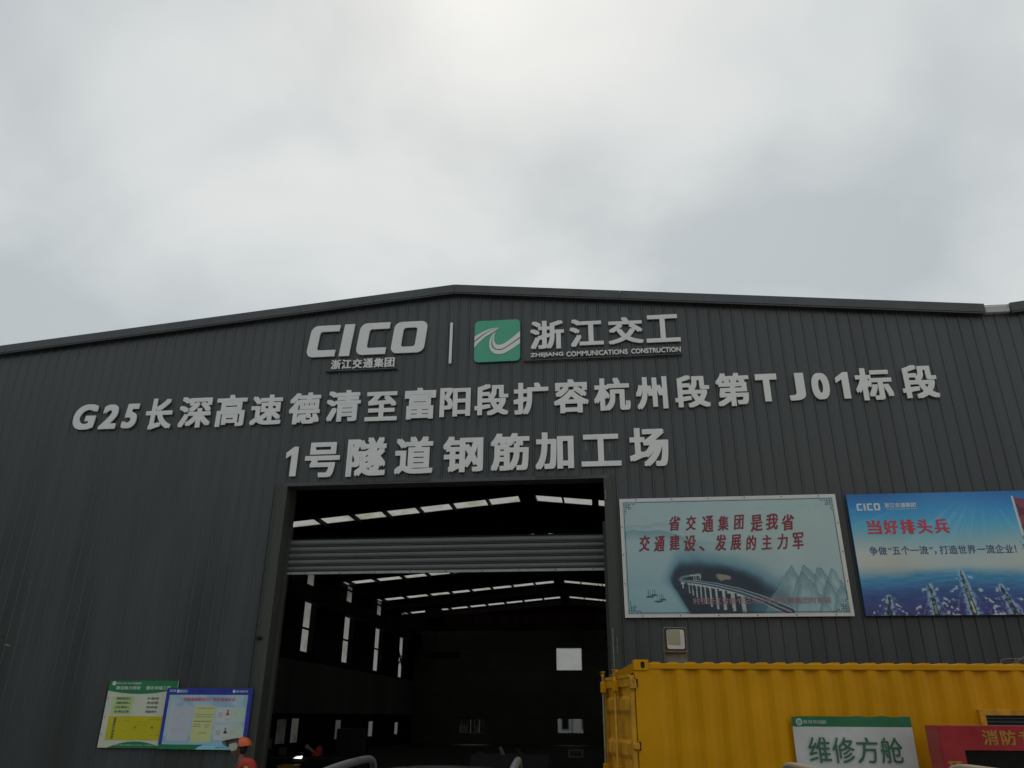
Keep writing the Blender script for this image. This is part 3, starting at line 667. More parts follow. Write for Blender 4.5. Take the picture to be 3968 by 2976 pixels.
# ---- board 2: blue sea with ships
B2 = (4.305, 8.10, 3.53, 5.60)
T = thing('slogan_board', 'blue board with ships on a dark sea and a red flag at the right', 'billboard', (6.2, 0, 3.53))
x0, x1, z0, z1 = B2; W_, H_ = x1 - x0, z1 - z0
box('board', (x0, x1, -.085, -.03, z0, z1), mat('board_edge_blue', alb(30, 55, 90), rough=.5), T)
def paint2(u, v):
    asp = 1.83
    C = np.zeros(u.shape + (3,)); st = [0, .12, .25, .38, .50, .60, .66]; cs = np.array([(24, 66, 112), (28, 86, 130), (48, 108, 134), (92, 118, 122), (120, 126, 124), (120, 124, 120), (96, 112, 118)])
    for k in range(3): C[..., k] = np.interp(v, st, cs[:, k])
    d = np.hypot((u - .45) * asp, v - .15); C = mixc(C, (60, 112, 140), (1 - sm(.0, .7, d)) * .35)
    rays = sm(.58, .8, vnoise(np.arctan2(v + .1, (u - .6) * asp) * 3, v * 0, 9, 12)) * sm(.05, .2, v) * (1 - sm(.3, .5, v)); C = mixc(C, (90, 130, 145), rays * .25)
    hz = .672 - .035 * np.exp(-((u - .42) / .30) ** 2) + (fbm(u * asp, v, 6, 3, 2) - .5) * .03
    s_ = sm(hz - .02, hz + .07, v); C = mixc(C, (40, 88, 116), s_); C = mixc(C, (34, 54, 92), sm(hz + .05, hz + .20, v)); C = mixc(C, (38, 34, 72), sm(hz + .15, hz + .38, v))
    rip = fbm(u * asp * .5, v * 4, 26, 3, 4) - .5; C = C * (1 + (rip * .35 * s_)[..., None])
    nz = fbm(u * asp, v, 60, 3, 33)
    for (tu, tv, bu, bv, s) in ((.431, .665, .452, .98, 1.1), (.289, .77, .296, 1.0, .95), (.109, .86, .098, 1.0, .75), (.584, .78, .622, 1.0, .95), (.76, .70, .81, .99, 1.0), (.92, .80, .99, 1.0, .9)):
        ax = lambda t: (tu + (bu - tu) * t, tv + (bv - tv) * t)
        D, t_ = seg(u, v, [(tu, tv), (bu, bv)], asp)
        C = mixc(C, (72, 112, 138), (1 - sm(.01, .03 + .05 * t_ * s, D)) * .7 * (nz > .36)); C = mixc(C, (118, 130, 134), (1 - sm(.0, .02 + .03 * t_, np.abs(D - .015 - .02 * t_))) * .6 * (nz > .50))
        C = mixc(C, (32, 36, 44), 1 - sm(.006 + .012 * t_ * s, .010 + .015 * t_ * s, D + (nz - .5) * .012))
        C = mixc(C, (104, 112, 104), (1 - sm(.002, .005, np.abs(D - .005))) * (nz > .56) * .9)
        for sd_ in (-1, 1):
            for k in range(4):
                t = .18 + .25 * k; cx_, cy_ = ax(t); cu = cx_ + sd_ * (.030 + .022 * k) * s; cv = cy_ - .01 + .012 * k
                d = np.hypot((u - cu) * asp / (.034 * s * (.6 + .25 * k)), (v - cv - sd_ * (u - cu) * .9) / (.015 * s)) + (nz - .5) * 3.2 + (fbm(u * asp, v, 22, 2, 71) - .5) * 1.6
                C = mixc(C, (122, 134, 138), (1 - sm(.2, 1.0, d)) * .85)
            D3, _ = seg(u, v, [(tu, tv + .05), (bu + sd_ * .07 * s, bv + .04)], asp); C = mixc(C, (80, 110, 130), (1 - sm(.002, .007, D3)) * .5 * (nz > .45))
    D4, t4 = seg(u, v, [(.448, .90), (.455, .98)], asp); C = mixc(C, (126, 136, 92), (1 - sm(.002, .010, D4)))
    # flag and smoke
    fl = (u > .728 + (v - .02) * .02) & (u < .96) & (v > .055 + (u - .73) * .3) & (v < .36 + (u - .73) * .2)
    C = mixc(C, (92, 30, 36), fl * (.8 + .2 * vnoise(u, v, 9, 3))); C = mixc(C, (56, 22, 28), (fl & (fbm(u * 2, v, 12, 3, 5) > .58)) * .7)
    D5, _ = seg(u, v, [(.722, .05), (.727, .37)], asp); C = mixc(C, (128, 130, 126), 1 - sm(.006, .010, D5))
    sk = (1 - sm(.3, 1, np.hypot((u - .755) / .06, (v - .46) / .13))) ; C = mixc(C, (48, 50, 50), sk * (nz > .5) * .9); C = mixc(C, (134, 134, 130), (1 - sm(.1, .5, np.hypot((u - .75) / .05, (v - .56) / .07))) * .7)
    return C
picture('sea_print', (x0 + .004, x1 - .004, z0 + .004, z1 - .004), -.089, 520, 290, paint2, T)
PW = mat('print_white', alb(126, 134, 138), rough=.45); PR = mat('print_red', alb(124, 38, 48), rough=.45, var=.06); PN = mat('print_navy', alb(44, 52, 80), rough=.45)
rc = lambda u0, u1_, v0, v1: (x0 + u0 * W_, x0 + u1_ * W_, z1 - v1 * H_, z1 - v0 * H_)
def cico(parent, r, y, m, world=True, ext=0):
    a, b, c, d = r; ws = [.25, .10, .25, .28]; p_ = a; g = (b - a)
    for k, (ch, wd) in enumerate(zip('CICO', ws)):
        e_ = p_ + wd * g - .02 * g
        if ch == 'C':
            outer = rrect(0, 0, 1, 1, [.2, 0, 0, .2], 4); inner = rrect(.34, .22, 1.2, .78, [.08, 0, 0, .08], 3)
            polys = [outer[:5] + [(1, 0), (1, .22)] + inner[:4][::-1] + inner[-4:][::-1] + [(1, .78), (1, 1)] + outer[-5:]]
        elif ch == 'I': polys = [[(0, 0), (1, 0), (1, 1), (0, 1)]]
        else: polys = [rrect(0, 0, 1, 1, .2, 4), rrect(.3, .22, .7, .78, .08, 3)]
        flat('logo_letter', polys, y, ext, m, parent, world, mapf=lambda u, v, p_=p_, e_=e_: (p_ + u * (e_ - p_), c + v * (d - c)))
        p_ += wd * g + .04 * g
cico(T, (4.452, 4.852, 5.302, 5.43), -.092, PW)
text('group_name', '浙江交通集团', (4.92, 5.441, 5.345, 5.430), -.092, 0, PW, T, bold=(.03, .02))
text('group_name', 'Zhejiang Communications Group', (4.95, 5.45, 5.306, 5.332), -.092, 0, PW, T, latin=True)
for k, c in enumerate('当好排头兵'):
    text('headline', c, (4.563 + .277 * k, 4.563 + .277 * k + .243, 4.882, 5.135), -.092 - .0, 0, PR, T, bold=(.036, .018), shear=0)
pen = 4.535; un = 2.373 / 16.0
for c in '争做“五个一流”，打造世界一流企业！':
    adv = {'“': .5, '”': .5, '，': .7, '！': .4}.get(c, 1.0); vs, fs = glyph(c, 0); sc_ = un / 1.03; q = MB(); off_ = min(v[0] for v in vs) if adv < 1 else 0
    for k, (ax, az) in enumerate(SH[4]): q.add([(pen + (v[0] - off_ + ax * .013) * sc_ + (.02 if adv < 1 else 0), -.092 - v[2] - k * .0004, 4.542 + (v[1] + az * .011) * sc_ * 1.08) for v in vs], fs)
    me = bpy.data.meshes.new('slogan_character'); me.from_pydata(q.v, [], q.f); link('slogan_character', me, PN, T, True); pen += adv * un

# ================================================================== LEFT NOTICE BOARDS
GRN = mat('board_green', alb(20, 74, 44), rough=.45, var=.08); CRM = mat('board_cream', alb(124, 126, 116), rough=.5, var=.05); INKG = mat('text_dark', alb(56, 60, 54), rough=.5)
LIM = mat('board_lime', alb(112, 128, 86), rough=.5); YL = mat('sheet_yellow', alb(118, 112, 14), rough=.4, var=.05); PWB = mat('print_pale', alb(122, 130, 126), rough=.5)
T = thing('notice_board', 'green and white notice board with a yellow sheet, left of the blue one', 'notice board', (-8.25, 0, 1.4))
gx0, gx1, gz0, gz1 = -8.895, -7.60, 1.415, 2.505; gw, gh = gx1 - gx0, gz1 - gz0
g = lambda u0, u1_, v0, v1: (gx0 + u0 * gw, gx0 + u1_ * gw, gz1 - v1 * gh, gz1 - v0 * gh)
box('board', (gx0, gx1, -.055, -.028, gz0, gz1), CRM, T)
def gpoly(name, P, y, m): return flat(name, [[(gx0 + u * gw, gz1 - v * gh) for u, v in P]], y, .001, m, T)
arc = [(u_, .14 + .062 * (1 - ((u_ - .45) / .5) ** 2)) for u_ in np.linspace(0, 1, 14)]
gpoly('header', [(0, 0)] + arc + [(1, 0)], -.0575, GRN)
arc2 = [(u_, .998 - .092 * (1 - ((u_ - .53) / .39) ** 2)) for u_ in np.linspace(.14, .92, 12)]
gpoly('footer', arc2, -.0575, GRN)
box('responsibility_panel', (*g(.10, .40, .238, .505)[:2], -.0575, -.0555, *g(.10, .40, .238, .505)[2:]), LIM, T)
box('yellow_sheet', (*g(.085, .96, .535, .885)[:2], -.0585, -.0565, *g(.085, .96, .535, .885)[2:]), YL, T)
gpoly('badge', [(.07 + .03 * math.cos(t), .042 + .034 * math.sin(t)) for t in np.linspace(0, 6.1, 14)], -.0590, PWB)
def gt(s, u0, u1_, v0, v1, m, b=(.02, .015)): text('print_line', s, g(u0, u1_, v0, v1), -.0605, 0, m, T, bold=b, res=2)
gt('绿色 环保 节约 和谐健康', .115, .47, .026, .058, PWB)
gt('建设魅力班组', .11, .47, .082, .138, PWB, (.035, .025)); gt('做名幸福工匠', .55, .91, .082, .138, PWB, (.035, .025))
for k, (a, b) in enumerate((('消防责任人', '叶感洲'), ('无烟头责任人', '李史国'), ('卫生责任人', '邓祥明'), ('负责区域', '钢筋场内'))):
    v = .252 + .066 * k; gt(a, .145, .36, v, v + .036, INKG, (.03, .02)); gt(b, .60, .76, v, v + .034, INKG, (.03, .02))
for k, s in enumerate('钢筋加工区标准'):
    text('print_line', s, g(.165, .20, .552 + .046 * k, .552 + .046 * k + .042), -.0605, 0, INKG, T, bold=(.05, .04), tilt=R(-90), res=2)
for (a, b, v) in ((.33, .40, .60), (.50, .56, .62), (.60, .65, .62), (.68, .85, .585), (.50, .54, .66), (.59, .64, .66), (.70, .76, .81), (.78, .85, .81), (.33, .37, .75)):
    box('print_line', (*g(a, b, v, v + .006)[:2], -.0600, -.0586, *g(a, b, v, v + .006)[2:]), mat('faint_ink', alb(84, 80, 20), rough=.5), T)
gt('仅', .475, .51, .685, .715, INKG); gt('城', .715, .75, .685, .715, INKG)
gt('魅力工程 幸福班组 安全施工 文明生产', .24, .80, .95, .968, PWB)
q = MB()
for u_, v_ in ((.02, .27), (.02, .55), (.02, .8), (.98, .01)): q.tube([(gx0 + u_ * gw, -.0555, gz1 - v_ * gh), (gx0 + u_ * gw, -.061, gz1 - v_ * gh)], .009, 8)
q.build('rivet', STEELM, T)

BLU = mat('board_blue', alb(26, 34, 92), rough=.4, var=.08); RPI = mat('title_red', alb(128, 58, 78), rough=.5)
T = thing('notice_board', 'blue-framed pale notice board with a yellow sheet and two small portraits, behind the worker', 'notice board', (-6.95, 0, 1.4))
gx0, gx1, gz0, gz1 = -7.76, -6.175, 1.405, 2.385; gw, gh = gx1 - gx0, gz1 - gz0
box('board', (gx0, gx1, -.095, -.062, gz0, gz1), BLU, T)
def paint3(u, v):
    C = np.zeros(u.shape + (3,)); C[:] = (106, 120, 130); n = fbm(u * 1.7, v, 4, 4, 6)
    C = mixc(C, (84, 108, 126), sm(.45, .62, n) * .8); C = mixc(C, (92, 120, 130), sm(.9, 1., v))
    C = mixc(C, (118, 120, 126), ((u > .04) & (u < .31) & (v > .235) & (v < .93)) * .85)
    tx = vnoise(u * 4, v, 40, 3) > .6
    C = mixc(C, (96, 98, 106), (tx & (u > .08) & (u < .28) & (v > .26) & (v < .75) & (np.sin(v * 120) > .2)) * .45)
    C = mixc(C, (122, 126, 86), ((u > .345) & (u < .60) & (v > .225) & (v < .94)) * 1.)
    C = mixc(C, (70, 74, 52), ((vnoise(u * 6, v, 60, 9) > .35) & (u > .365) & (u < .59) & (np.abs(v - .275) < .008) | (u > .37) & (u < .59) & (np.abs(v - .40) < .007) | (u > .37) & (u < .58) & (np.abs(v - .445) < .007) | (u > .36) & (u < .58) & (np.abs(v - .54) < .01) | (u > .36) & (u < .45) & (np.abs(v - .60) < .006) | (u > .36) & (u < .46) & (np.abs(v - .64) < .006) | (u > .50) & (u < .57) & (np.abs(v - .61) < .006) | (u > .5) & (u < .56) & (np.abs(v - .65) < .006) | (u > .44) & (u < .54) & (np.abs(v - .77) < .006)) * .75)
    for vc in (.40, .76):
        C = mixc(C, (122, 124, 122), ((u > .63) & (u < .80) & (np.abs(v - vc) < .15)) * .9); C = mixc(C, (114, 124, 112), ((u > .80) & (u < .985) & (np.abs(v - vc) < .15)) * .9)
        C = mixc(C, (102, 108, 114), ((u > .655) & (u < .715) & (np.abs(v - vc) < .05)) * .8)
        C = mixc(C, (86, 92, 98), ((u > .745) & (u < .80) & (np.abs(v - vc - .10) < .012) & (np.sin(v * 400) > 0)) * .8)
        C = mixc(C, (104, 106, 96), (np.abs(np.hypot((u - .86) * 1.7, (v - vc + .03)) - .03) < .006) * .7)
        d = np.hypot((u - .772) * 1.7 / .017, (v - vc + .075) / .022); C = mixc(C, (30, 30, 34), (d < 1.15) * 1.); C = mixc(C, (104, 88, 80), (np.hypot((u - .772) * 1.7 / .012, (v - vc + .066) / .017) < 1) * 1.)
        C = mixc(C, (104, 32, 42) if vc < .5 else (30, 32, 36), ((np.abs(v - vc + .018) < .030) & (np.abs(u - .772) < .010 + (v - vc + .048) * .25)) * 1.)
    return C
g = lambda u0, u1_, v0, v1: (gx0 + u0 * gw, gx0 + u1_ * gw, gz1 - v1 * gh, gz1 - v0 * gh)
picture('information_print', g(.04, .955, .115, .925), -.097, 240, 150, paint3, T)
box('footer', (*g(0, .47, .928, 1)[:2], -.0975, -.0955, *g(0, .47, .928, 1)[2:]), GRN, T)
flat('footer', [[(gx0 + a * gw, gz1 - b * gh) for a, b in ((.43, 1), (.47, .955), (.52, .928), (1, .928), (1, 1))]], -.0985, .001, mat('footer_pale_blue', alb(86, 130, 150), rough=.4), T)
text('print_line', '建设平安工程 魅力项目', g(.66, .92, .95, .98), -.1005, 0, BLU, T, res=2)
cico(T, g(.035, .105, .028, .066), -.0985, PWB)
text('print_line', '浙江交工', g(.155, .25, .030, .078), -.0985, 0, PWB, T, bold=(.04, .03), res=2)
flat('emblem', [rrect(*[g(.118, .15, .030, .078)[i] for i in (0, 2, 1, 3)], .01, 3)], -.0985, .001, PWB, T)
flat('emblem', [[(gx0 + (.785 + .016 * math.cos(t)) * gw, gz1 - (.055 + .027 * math.sin(t)) * gh) for t in np.linspace(0, 6.1, 14)]], -.0985, .001, PWB, T)
text('print_line', '魅力交投建工程', g(.81, .945, .038, .074), -.0985, 0, PWB, T, bold=(.03, .02), res=2)
text('title', '1号隧道钢筋加工厂桁车信息公示', g(.195, .815, .160, .218), -.0995, 0, RPI, T, bold=(.03, .02), res=2)
#@@PART2
# ================================================================== YELLOW CONTAINER
CO = Vector((.31, -4.2, 0)); CA = R(5)
T = thing('shipping_container', 'bright yellow corrugated shipping container with one end door ajar', 'container', CO, CA)
CL, CW, CH = 6.06, 2.44, 2.59
def clink(q, name, m=YEL, par=None, **k): return q.build(name, m, par or T, world=False, **k)
for xx_ in (0, CL - .172):
    for yy_ in (0, CW - .162):
        for zz_ in (0, CH - .118):
            q = MB(); front = yy_ == 0
            if front and zz_ > 1:
                vs, fs = shape2d([rrect(xx_, zz_, xx_ + .172, zz_ + .118, .012, 3), rrect(xx_ + .078, zz_ + .018, xx_ + .126, zz_ + .096, .0235, 6)], .02)
                q.add([(a, .01 - d - .012, b) for a, b, d in vs], fs); q.box(xx_ + .002, xx_ + .17, .012, .160, zz_ + .002, zz_ + .116)
                o = clink(q, 'corner_casting')
                q = MB(); vs, fs = shape2d([rrect(xx_ + .076, zz_ + .016, xx_ + .128, zz_ + .098, .0235, 6)], .002); q.add([(a, .0105 - d, b) for a, b, d in vs], fs); clink(q, 'casting_hole_shade', mat('hole_shade', (.05, .03, .008), rough=.8), o)  # dark disc paints the shade inside the casting's oval hole
            else:
                q.bbox(xx_, xx_ + .172, yy_, yy_ + .162, zz_, zz_ + .118, .01); clink(q, 'corner_casting')
for xx_ in (0.004, CL - .16):
    for yy_ in (.004, CW - .14):
        q = MB(); q.bbox(xx_, xx_ + .155, yy_, yy_ + .13, .119, CH - .119, .006); clink(q, 'corner_post')
for yy_ in (.002, CW - .06):
    q = MB(); q.bbox(.1725, CL - .1725, yy_, yy_ + .055, 2.487, 2.549, .006); clink(q, 'top_rail')
    q = MB(); q.box(.1725, CL - .1725, yy_, yy_ + .055, 0, .15); clink(q, 'bottom_rail')
for xx_ in (.004, CL - .06):
    q = MB(); q.box(xx_, xx_ + .055, .165, CW - .165, 2.45, 2.56); clink(q, 'end_header')
    q = MB(); q.box(xx_, xx_ + .055, .165, CW - .165, .0, .14); clink(q, 'end_sill')
# corrugated side sheets
def corr(x0_, n_, yout, sgn, za_, zb_):
    P = []
    for k in range(n_):
        a = x0_ + .278 * k; P += [(a, 0), (a + .072, 0), (a + .140, .038), (a + .210, .038)]
    P.append((x0_ + .278 * n_, 0))
    m_ = len(P); q = MB()
    for d in (0, .003):
        q.add([(a, yout + sgn * (b + d), za_) for a, b in P] + [(a, yout + sgn * (b + d), zb_) for a, b in P], [(i, i + 1, m_ + i + 1, m_ + i) for i in range(m_ - 1)])
    return q
for yo, sg in ((.012, 1), (CW - .012, -1)):
    for k in range(5): clink(corr(.222 + 1.112 * k, 4, yo, sg, .150, 2.4865), 'side_panel')
    for xa in (.158, CL - .278):
        q = MB(); q.box(xa, xa + (.064 if xa < 1 else .12), yo - .004 if sg > 0 else yo - .002, yo + .004, .15, 2.4865); clink(q, 'side_panel')
q = MB(); P = []
a = .172
P = [(a, 0)]
k = 0
while a < CL - .4:
    c = 1.105 + .2108 * (k - 4)
    if c > .2: P += [(c - .065, 0), (c - .040, .020), (c + .040, .020), (c + .065, 0)]
    a = c; k += 1
P.append((CL - .172, 0)); m_ = len(P)
q.add([(a, .03, 2.548 + b) for a, b in P] + [(a, CW - .03, 2.548 + b) for a, b in P], [(i, i + 1, m_ + i + 1, m_ + i) for i in range(m_ - 1)])
q.add([(a, .03, 2.54) for a, b in P] + [(a, .03, 2.548 + b) for a, b in P], [(i, i + 1, m_ + i + 1, m_ + i) for i in range(m_ - 1)])
clink(q, 'roof_panel')
q = MB(); q.box(CL - .03, CL - .02, .13, CW - .13, .14, 2.45); clink(q, 'end_panel')
# door leaves
def leaf(hinge_y, ang, dirn, ln_):
    """leaf hinged at (0, hinge_y) running towards dirn*y, opened by ang"""
    ca, sa = math.cos(ang), math.sin(ang)
    def tr(q):
        o_ = []
        for a, b, c in q.v:        # a = outwards (-x), b = along the leaf
            X_ = -a * ca - b * sa; Y_ = (b * ca - a * sa) * dirn + hinge_y
            o_.append((X_ - .004, Y_, c))
        q.v = o_; return q
    q = MB(); q.box(0, .05, 0, .07, .16, 2.42); q.box(0, .05, ln_ - .07, ln_, .16, 2.42); q.box(0, .05, .07, ln_ - .07, 2.30, 2.42); q.box(0, .05, .07, ln_ - .07, .16, .28)
    q.box(.05, .062, -.0, ln_, 2.395, 2.43)
    P = [(.028, .28)]
    for zc in (.62, 1.10, 1.58, 2.06): P += [(.012, zc - .20), (.012, zc - .07), (.046, zc - .02), (.046, zc + .10), (.012, zc + .14)]
    P.append((.028, 2.30)); m_ = len(P)
    q.add([(a, .07, b) for a, b in P] + [(a, ln_ - .07, b) for a, b in P], [(i, i + 1, m_ + i + 1, m_ + i) for i in range(m_ - 1)])
    q.box(.0, .006, .07, ln_ - .07, .28, 2.30)
    D = clink(tr(q), 'door_leaf', YELW if ang else YEL)
    for yb in (ln_ * .45, ln_ * .92):
        q = MB(); q.tube([(.085, yb, .12), (.085, yb, 2.445)], .017, 8); clink(tr(q), 'lock_rod', YELW if yb < ln_ / 2 else mat('worn_rod', (.20, .16, .09), rough=.5, var=.4, scale=12), D, smooth=True)
        q = MB(); q.tube([(.085, yb, 2.44), (.085, yb, 2.462), (.085, yb, 2.475), (.085, yb, 2.49), (.085, yb, 2.497)], [.024, .018, .012, .012, .014], 8)
        q.box(.060, .110, yb - .04, yb + .04, 2.497, 2.505); q.box(.068, .102, yb - .034, yb + .034, 2.466, 2.476); clink(tr(q), 'lock_cam', YELW, D)
        for za_, zb_ in ((2.25, 2.385), (1.35, 1.43), (.75, .83), (.2, .3)):
            q = MB(); q.bbox(.052, .112, yb - .045, yb + .045, za_, zb_, .008); clink(tr(q), 'rod_bracket', YEL, D)
    q = MB(); q.bbox(.06, .1, ln_ * .42, ln_ * .8, 1.12, 1.15, .006); clink(tr(q), 'door_handle', YELW, D)
    for zc in (2.30, 1.66, 1.0, .4):
        q = MB(); q.bbox(-.02, .055, -.035, .01, zc - .03, zc + .03, .004); clink(tr(q), 'hinge', YELW, D)
leaf(.02, R(10.6), 1, 1.17)
leaf(CW - .02, 0.0, -1, 1.17)
for zc in (2.33, 1.66, 1.0, .4):
    q = MB(); q.box(-.004, .035, -.004, .0035, zc - .045, zc + .045); clink(q, 'hinge_recess_shade', mat('hinge_shade', (.02, .012, .006), rough=.8))  # dark slab on the post paints the shade of a hinge cutout
    q = MB(); q.bbox(-.012, .012, -.012, -.003, zc - .04, zc + .04, .003); clink(q, 'hinge_plate', YELW)
# window in the container side
WX0, WX1, WZ0, WZ1 = 3.883, 4.95, 1.33, 2.067
q = MB(); fr = .062
q.bbox(WX0, WX0 + fr, -.045, .05, WZ0, WZ1 - fr - .001, .004); q.bbox(WX1 - fr, WX1, -.045, .05, WZ0, WZ1 - fr - .001, .004); q.bbox(WX0, WX1, -.045, .05, WZ1 - fr, WZ1, .004); q.bbox(WX0 + fr, WX1 - fr, -.045, .05, WZ0, WZ0 + fr, .004)
WF = clink(q, 'window', YELW)
q = MB(); q.box(WX0 + fr, WX1 - fr, .0, .006, WZ0 + fr, WZ1 - fr); clink(q, 'pane', mat('blue_grey_glass', (.045, .055, .065), rough=.2), WF)
for k in range(4):
    q = MB(); q.box(WX0 + fr, WX1 - fr, -.022, -.006, WZ1 - fr - .035 - .038 * k, WZ1 - fr - .022 - .038 * k); clink(q, 'louvre', mat('louvre_grey', (.06, .07, .08), rough=.4), WF)

def crot(T2): return T2
# ---- white banner hung on the container
T2 = thing('sign_banner', 'white sheet sign with green header and four large dark green characters on the container', 'sign', CO + Vector((math.cos(CA) * 2.44, math.sin(CA) * 2.44, 1.0)), CA)
CX = 2.44
def sheet(xa, xb, za_, zb_, y, m, name, par, nx=40, nz=10, topw=0):
    q = MB()
    for i in range(nx + 1):
        for j in range(nz + 1):
            a = xa + (xb - xa) * i / nx; c = za_ + (zb_ - za_) * j / nz
            yy_ = y + .0045 * math.cos((a + CX - .222) * 2 * math.pi / .278) * 0 - .004 * math.sin(a * 9 + c * 3) - .003 * math.sin(c * 7)
            q.v.append((a, yy_, c + (topw * math.sin(a * 22.6) * (.5 + .5 * math.sin(a * 5)) if j == nz else 0)))
    for i in range(nx):
        for j in range(nz): k_ = i * (nz + 1) + j; q.f.append((k_, k_ + nz + 1, k_ + nz + 2, k_ + 1))
    return q.build(name, m, par, world=False, smooth=True)
sheet(1.768 - CX, 3.112 - CX, -.05, .876, -.0, mat('banner_white', alb(122, 122, 120), rough=.4, var=.1, scale=3), 'sheet', T2)
sheet(1.768 - CX, 3.112 - CX, .876, .985, -.0, mat('banner_green', alb(24, 66, 42), rough=.4, var=.1), 'header', T2, topw=.007)
BG = mat('banner_text_green', alb(30, 62, 46), rough=.45)
for k, c in enumerate('维修方舱'):
    a = 1.915 - CX + .2665 * k; text('character', c, (a, a + .245, .505, .770), -.012, 0, BG, T2, bold=(.006, .005), world=False)
flat('badge', [[(1.845 - CX + .036 * math.cos(t), .925 + .038 * math.sin(t)) for t in np.linspace(0, 6.1, 18)]], -.011, .001, PWB, T2, world=False)
flat('badge_ring', [[(1.845 - CX + .027 * math.cos(t), .925 + .028 * math.sin(t)) for t in np.linspace(0, 6.1, 18)]], -.0125, .001, mat('badge_grey', alb(70, 96, 80), rough=.5), T2, world=False)
text('print_line', '绿色 环保 节约 和谐健康', (1.892 - CX, 2.15 - CX, .905, .945), -.0115, 0, PWB, T2, world=False, res=2)

# ---- red fire cabinet in front of it
fx, fy = 4.03, -.445
T2 = thing('fire_cabinet', 'tall red fire equipment cabinet with yellow characters in front of the yellow container', 'fire cabinet', CO + Matrix.Rotation(CA, 3, 'Z') @ Vector((fx, fy, 0)), CA)
hw = .91; yf, ybk = -.155, .155
q = MB(); q.bbox(-hw, hw, yf + .012, ybk, .05, 1.905, .012); q.build('cabinet_body', REDD, T2, world=False)
q = MB()
vs, fs = shape2d([rrect(-hw + .004, .06, hw - .004, 1.900, .015, 3), rrect(-.678, .28, .678, 1.665, .01, 2)], .02); q.add([(a, yf + .002 - d, b) for a, b, d in vs], fs); q.build('front_panel', RED, T2, world=False)
for s_ in (-1, 1):
    q = MB(); q.box(min(s_ * .678, s_ * .004), max(s_ * .678, s_ * .004), yf + .0115, yf + .0118 + .0, .28, 1.665)
    dr = q.build('glass_door', GLASSD, T2, world=False)
    q = MB(); q.box(s_ * .03 - .01, s_ * .03 + .01, yf - .03, yf - .01, .9, 1.05); q.build('door_handle', GALV, dr, world=False)
YC = mat('sign_gold', (.42, .20, .02), rough=.5, var=.25, scale=30)
for k, c in enumerate('消防专用柜'): text('character', c, (3.562 - fx + .19 * k, 3.562 - fx + .19 * k + .160, 1.715, 1.862), yf - .0105, 0, YC, T2, bold=(.035, .025), world=False)
for k, c in enumerate('环境安全'): text('character', c, (3.150 - fx, 3.302 - fx, 1.40 - .2 * k, 1.560 - .2 * k), yf - .0105, 0, YC, T2, bold=(.035, .025), world=False)
for k, c in enumerate('人人有责'): text('character', c, (.74, .89, 1.40 - .2 * k, 1.560 - .2 * k), yf - .0105, 0, YC, T2, bold=(.035, .025), world=False)
for s_ in (-.8, .8):
    for y_ in (-.1, .1): q = MB(); q.box(s_ - .04, s_ + .04, y_ - .03, y_ + .03, 0, .05); q.build('foot', BLACK, T2, world=False)
for k in range(4):   # extinguishers seen through the glass belong to the cabinet's inside
    pass

# ---- floodlight standing on the back edge of the container roof
cw = lambda a, b, c: CO + Matrix.Rotation(CA, 3, 'Z') @ Vector((a, b, c))
T2 = thing('floodlight', 'square grey floodlight with pale glass standing on the container roof', 'floodlight', cw(.905, 2.32, 2.549), CA)
DG = mat('flood_grey', (.15, .155, .155), rough=.6, var=.35, scale=14)
q = MB(); q.bbox(-.165, .165, .03, .06, .0, .64, .006); q.build('back_plate', DG, T2, world=False)
q = MB(); q.bbox(-.166, .166, -.03, .029, .285, .645, .012); bd = q.build('housing', DG, T2, world=False)
flat('bezel', [rrect(-.150, .315, .152, .628, .02), rrect(-.128, .335, .146 - .012, .612, .03)], -.036, .01, BLACK, T2, world=False)
q = MB(); O = [(-.128, .335), (.134, .335), (.134, .612), (-.128, .612)]; I = [(-.115, .395), (.070, .385), (.075, .600), (-.120, .605)]
q.add([(a, -.0315, b) for a, b in O] + [(a, -.0305, b) for a, b in I], [(0, 1, 5, 4), (1, 2, 6, 5), (2, 3, 7, 6), (3, 0, 4, 7)]); q.build('reflector', mat('reflector', (.62, .63, .63), rough=.35), T2, world=False)
q = MB(); q.add([(a, -.0318, b) for a, b in I], [(0, 1, 2, 3)]); q.build('led_panel', mat('led_yellow', (.34, .36, .27), rough=.4), T2, world=False)
q = MB()
for k in range(7): q.box(-.15 + .046 * k, -.142 + .046 * k, -.026, .026, .645, .662)
q.build('cooling_fins', STEELM, T2, world=False)['kind'] = 'stuff'
q = MB(); q.box(-.192, -.168, -.05, .06, .12, .62); q.build('bracket', STEELM, T2, world=False)
top(MB().bbox(-.13, .06, -.06, .06, 0, .13, .01).build('junction_box', mat('dull_brown_box', (.035, .028, .026), rough=.7), None, world=False, loc=cw(.62, 2.25, 2.549)), 'small dark box on the container roof left of the floodlight', 'box')
